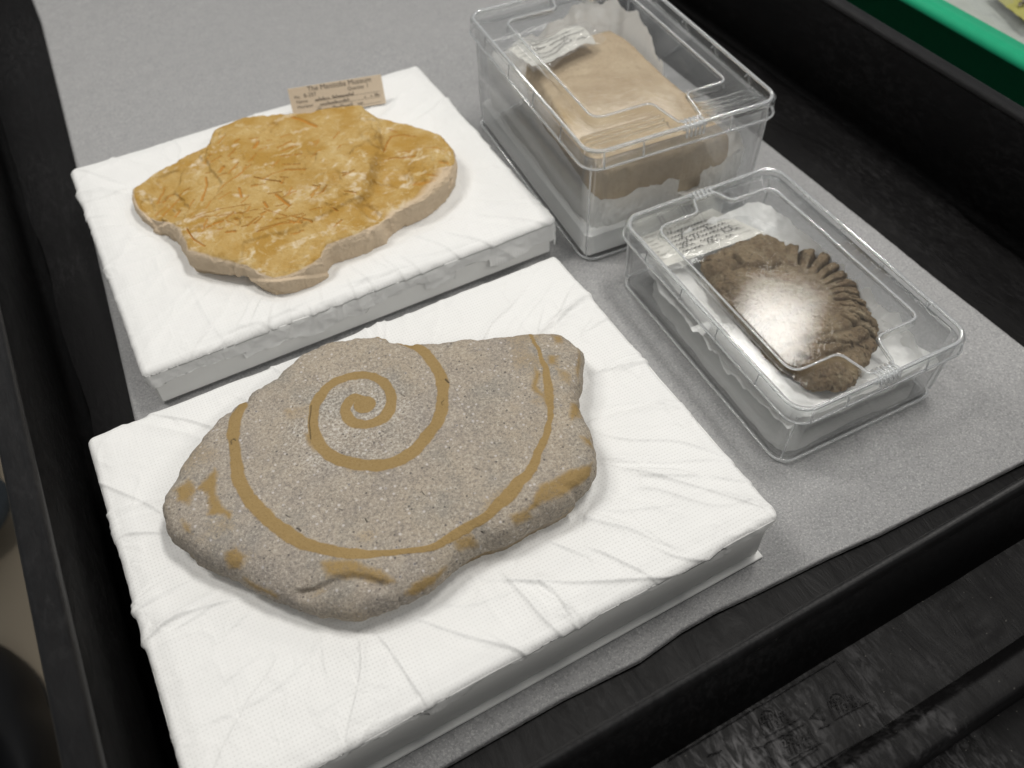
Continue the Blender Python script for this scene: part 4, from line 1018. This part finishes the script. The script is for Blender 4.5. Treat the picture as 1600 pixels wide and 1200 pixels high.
# box 1 (far, deep)
f1 = Frame(((.585+.941+.629+.985)/4+.002, 1.120), math.radians(-4.3)); A1, B1 = .1735, .2400
b1 = thing('clear_specimen_box', (*f1.c, 0), 'deep clear plastic lidded box holding the tan limestone block', 'plastic box', 'clear lidded specimen boxes')
clear_box(b1, f1, A1, B1, .196, .226, dict(margin=.052, front=.082, rise=.010, rods=((.030, .007), (.042, .0065), (.054, .006)), shift=.012))
V, F = boxmesh(-A1+.0145, A1-.060, -B1+.0145, B1-.022, .006, .058, .006)
V = f1(np.array(V)); fi = mk('foam_insert', V, F, M_FOAM, base=(*f1.c, .006), smooth=False); tag(fi, 'white foam pad filling the bottom of the deep clear box', 'foam pad')
ZD, TD = .060, .097
od = [(880,50),(915,52),(952,44),(980,60),(1015,92),(1050,122),(1095,163),(1137,203),(1156,222),(1100,238),(1050,247),(990,260),(952,270),(932,262),(900,222),(868,172),(838,122),(822,90),(845,68)]
OD = TL(od, ZD+TD); _q = f1.inv(OD); _q[:, 1] = np.maximum(_q[:, 1], -.208); _q[:, 0] = np.clip(_q[:, 0], -.138, .135); OD = f1(np.hstack([_q, np.zeros((len(_q), 1))]))[:, :2]; cD = T(985, 160, ZD+TD)
OD = np.vstack([OD[i]+(OD[(i+1) % len(OD)]-OD[i])*k for i in range(len(OD)) for k in np.linspace(0, 1, 6)[:-1]])
V, nv, nth, th = stone(OD, cD, ZD, TD, lambda TH: 60+0*TH, lambda th: .05+0*th, nth=620, nr=120, nl=22, wig=.0012, seed=17)
X, Y = V[..., 0], V[..., 1]
amt = stone_noise(V, 12, .0035, 331, 3)+stone_noise(V, 70, .0020, 337, 4)
gc = T(975, 250, ZD+TD); rg_ = np.hypot(X-gc[0], (Y-gc[1])*.8); arcs = np.sin(rg_*210+5*fbm(X*12, Y*12, 3, 3)); inz = sstep(.04, .07, rg_)*(1-sstep(.20, .25, rg_))*(V[..., 2] > ZD+TD*.9)
amt = amt+.0008*arcs*inz*sstep(-.2, .3, fbm(X*20, Y*20, 2, 2))
hmp = T(960, 150, ZD+TD); amt = amt+.007*np.exp(-(((X-hmp[0])/.07)**2+((Y-hmp[1])/.14)**2))*(V[..., 2] > ZD+TD*.5)
amt = amt*sstep(0, .02, np.hypot(X-cD[0], Y-cD[1]))+0
V = displace(V, nth, nv, amt)
yb = T(885, 190, ZD+TD); bm = .7*np.exp(-(((X-yb[0])/.02)**2+((Y-yb[1])/.05)**2))
att = np.stack([np.clip(arcs, 0, 1)*inz*.16, bm, X*0, np.ones_like(X)], -1).reshape(-1, 4)
sd_ = mk('limestone_block', V.reshape(-1, 3), gridfaces(nth, nv, True), M_D, base=(*cD, ZD), attrs=att)
tag(sd_, 'thick tan limestone block with faint curved growth lines in the deep clear box', 'fossil')
ol = [(-.145, -.20, .10), (-.10, -.215, .085), (-.03, -.215, .075), (.03, -.214, .055), (.07, -.214, .055), (.11, -.214, .10), (.145, -.20, .11), (.150, -.12, .12), (.10, -.02, .13), (.115, .05, .165), (.125, .12, .185), (.11, .19, .195), (.03, .215, .19), (-.03, .20, .165), (-.10, .20, .15), (-.145, .19, .16), (-.148, .10, .15), (-.148, 0, .14), (-.148, -.1, .12)]
V, F = nest('t', OD, [tuple(f1(np.array(p))) for p in ol], .058, None, 0, 91, .011)
t1_ = mk('tissue_nest', V, F, M_TN, base=(*f1.c, .06)); tag(t1_, 'crumpled white tissue rising around the tan limestone block in the deep box', 'tissue paper')
a_, b_ = A1-.018, B1-.0145
V, F = skirt_tissue([(-a_, b_-.03), (-a_, 0), (-a_, -b_+.05), (-a_+.02, -b_), (-.05, -b_), (.012, -b_)], [.165, .150, .140, .122, .114, .118], .062, 15, f1); mk('tissue_fold', V, F, M_FOLD, t1_)
V, F = skirt_tissue([(.052, -b_), (.10, -b_), (a_-.02, -b_+.004), (a_-.004, -b_+.05)], [.112, .120, .130, .14], .058, 25, f1); mk('tissue_fold', V, F, M_FOLD, t1_)
sleeve_label('paper_label', [(790,75),(905,40),(932,62),(832,108)], (.186, .186, .184, .186), 'crumpled bagged label on the tan block in the deep clear box', 'label', 4, 8, curl=.006)

# ------------------------------------------------------------------ green bin at the far right
gb = thing('storage_tray', (2.0, 1.5, -.12), 'bright green plastic tray at the upper right corner beyond the black cart', 'tray')
ZG = .115; gx0 = T(1414, 0, ZG)[0]; gx1 = T(1476, 0, ZG)[0]
wG = gx1-gx0
pg = [(gx0+.11, -.12)]+[(gx0+.028, ZG-.012), (gx0+.012, ZG-.013)]+fillet(gx0+.024, ZG-.010, .013, 190, 95, 6)+[(gx0+.026, ZG+.003), (gx0+.031, ZG+.006)]+[(gx1-.012, ZG+.006), (gx1-.002, ZG), (gx1-.002, ZG-.01), (gx1+.002, .0), (gx0+.12, -.12)]
V, F = extrude(pg, 'y', .3, 2.9, True); mk('rim_wall', V, F, M_GREEN, gb)
V, F = boxmesh(gx0+.11, 2.8, .3, 2.9, -.135, -.118, .003); mk('tray_floor', V, F, M_GREEN, gb, False)
for y in (.3, 2.88):
    V, F = boxmesh(gx1, 2.8, y-.02, y+.02, -.118, ZG, .003); mk('end_wall', V, F, M_GREEN, gb, False)
nx, ny = 120, 160; X, Y = np.meshgrid(np.linspace(gx1+.006, 2.6, nx), np.linspace(.35, 2.8, ny), indexing='ij'); Z = .045+.006*fbm(X*8, Y*8, 4, 3)+.004*np.abs(fbm(X*22, Y*22, 3, 8))
lp = mk('foam_sheet', np.stack([X, Y, Z], -1).reshape(-1, 3), gridfaces(nx, ny), M_GPAD, base=(2, 1.5, -.11)); tag(lp, 'pale grey padding sheet inside the green tray', 'padding')
V, F = boxmesh(gx1+.055, 2.6, .36, 2.8, -.116, .036, .006); mk('foam_slab', V, F, M_GPAD, lp, False)
bagp = TL([(1500,-30),(1560,-40),(1660,-20),(1680,90),(1600,42)], .07)
g = 40; U, V_ = np.meshgrid(np.linspace(0, 1, g), np.linspace(0, 1, g), indexing='ij')
q = [np.array([*T(px, py, .066), .066]) for px, py in ((1485, -12), (1590, -60), (1700, 30), (1610, 80))]
P = (q[0]*(1-U[..., None])+q[1]*U[..., None])*(1-V_[..., None])+(q[3]*(1-U[..., None])+q[2]*U[..., None])*V_[..., None]; P[..., 2] += .010*np.abs(fbm(U*5, V_*5, 4, 6))+.002
bg = thing('specimen_bag', (*q[0][:2], .05), 'crinkled clear plastic bag with a yellow paper tag in the green tray', 'bag')
mk('bag_film', P.reshape(-1, 3), gridfaces(g, g), M_BAG, bg)
t = NT('yellow_paper'); n = t.noise(90, 4); t.pbr(t.mix(n, (.27, .26, .06), (.36, .34, .10)), .7)
q = [np.array([*T(px, py, .072), .072]) for px, py in ((1548, -14), (1640, -60), (1700, 10), (1606, 40))]
P2_ = (q[0]*(1-U[..., None])+q[1]*U[..., None])*(1-V_[..., None])+(q[3]*(1-U[..., None])+q[2]*U[..., None])*V_[..., None]; P2_[..., 2] += .006*fbm(U*3, V_*3, 3, 6)
mk('paper_tag', P2_.reshape(-1, 3), gridfaces(g, g), t.m, bg)
V, F = scribble(.5, .16, 4, .03)
V = np.array(V); uu_, vv_ = .1+V[:, 0], .6-V[:, 1]
W = (q[0]*(1-uu_[:, None])+q[1]*uu_[:, None])*(1-vv_[:, None])+(q[3]*(1-uu_[:, None])+q[2]*uu_[:, None])*vv_[:, None]; W[:, 2] += .006
mk('handwriting', W, F, M_PRINT, bg, False)
tb = thing('side_table', (2.1, 1.5, -1.95), 'dark side table under the green tray, mostly out of frame', 'table')
V, F = boxmesh(1.40, 2.9, .2, 3.0, -.175, -.137, .004); mk('table_top', V, F, M_BLK, tb, False)
for x, y in ((1.45, .25), (2.8, .25), (1.45, 2.9), (2.8, 2.9)):
    V, F = boxmesh(x, x+.06, y, y+.06, -1.95, -.176, .004); mk('leg', V, F, M_BLK, tb, False)

# ------------------------------------------------------------------ the person standing at the left
pe = thing('person', (-1.05, 2.0, -1.95), 'person in blue grey jeans and black shoes standing left of the cart', 'person')
t = NT('denim'); n = t.noise(1, 3, .6, t.scale(1500, 500, 500)); c = t.mix(t.noise(8, 3), (.07, .09, .11), (.12, .15, .18)); t.pbr(t.mix(n, c, (.16, .20, .25)), .9, t.bump(n, .3, .001), .1); M_DEN = t.m
M_SHOE = m_simple('black_shoe', (.012, .012, .013), .5, .3); M_SOLE = m_simple('shoe_sole', (.10, .10, .10), .7, .2)
def limb(name, pts, rad, mat, parent, n=28, seed=0):
    P = smooth_line(np.array(pts), 8); rr = np.interp(np.linspace(0, 1, len(P)), np.linspace(0, 1, len(rad)), rad)
    V, F = tube(P, rr, n); V = V.reshape(len(P), n, 3); cc_ = P[:, None, :]
    V = cc_+(V-cc_)*(1+.06*fbm(np.arange(len(P))[:, None]*.35+np.zeros((1, n)), np.arange(n)[None, :]*.3+np.zeros((len(P), 1)), 3, seed))[..., None]
    return mk(name, V.reshape(-1, 3), F, mat, parent)
def shoe(x, y, ang, parent):
    L, Wd = .68, .115; n = 30; m = 22; V = []
    for i in range(n+1):
        s_ = i/n; half = Wd*(np.sin(math.pi*min(1, s_*.98+.02))**.35)*(1-.18*math.exp(-((s_-.42)/.15)**2)); hh = .21*(1-s_)**.7*.9+.085*(1-sstep(.9, 1., s_)*.5)
        for k in range(m):
            a = 2*math.pi*k/m; V.append((half*math.cos(a), -L*.30+L*s_, .0 if math.sin(a) < -.2 else hh*max(math.sin(a)+.2, 0)/1.2))
    V = np.array(V); c_, s_ = math.cos(ang), math.sin(ang)
    W = np.stack([x+V[:, 0]*c_-V[:, 1]*s_, y+V[:, 0]*s_+V[:, 1]*c_, -1.915+V[:, 2]], 1)
    F = [(i*m+k, i*m+(k+1) % m, (i+1)*m+(k+1) % m, (i+1)*m+k) for i in range(n) for k in range(m)]+[tuple(range(m)), tuple(n*m+k for k in range(m-1, -1, -1))]
    sh = mk('shoe', W, F, M_SHOE, parent)
    W2 = W.copy(); W2[:, 2] = -1.948+np.where(V[:, 2] > 0, .035, 0); mk('sole', W2, F, M_SOLE, sh)
f0 = T(48, 1120, -1.85); f1_ = T(-2, 800, -1.85)
shoe(f0[0]-.02, f0[1]-.10, .25, pe); shoe(f1_[0]-.14, f1_[1]+.05, -.1, pe)
limb('trouser_leg', [(f0[0]-.20, f0[1]-.12, -1.80), (f0[0]-.26, f0[1]-.12, -1.2), (f0[0]-.35, f0[1]+.02, -.75), (f0[0]-.50, f0[1]+.25, .15)], [.15, .14, .17, .23], M_DEN, pe, seed=3)
limb('trouser_leg', [(f1_[0]-.095, f1_[1]+.02, -1.82), (f1_[0]-.14, f1_[1], -1.2), (f1_[0]-.26, f1_[1]-.05, -.75), (f1_[0]-.44, f1_[1]-.25, .15)], [.165, .15, .18, .23], M_DEN, pe, seed=5)
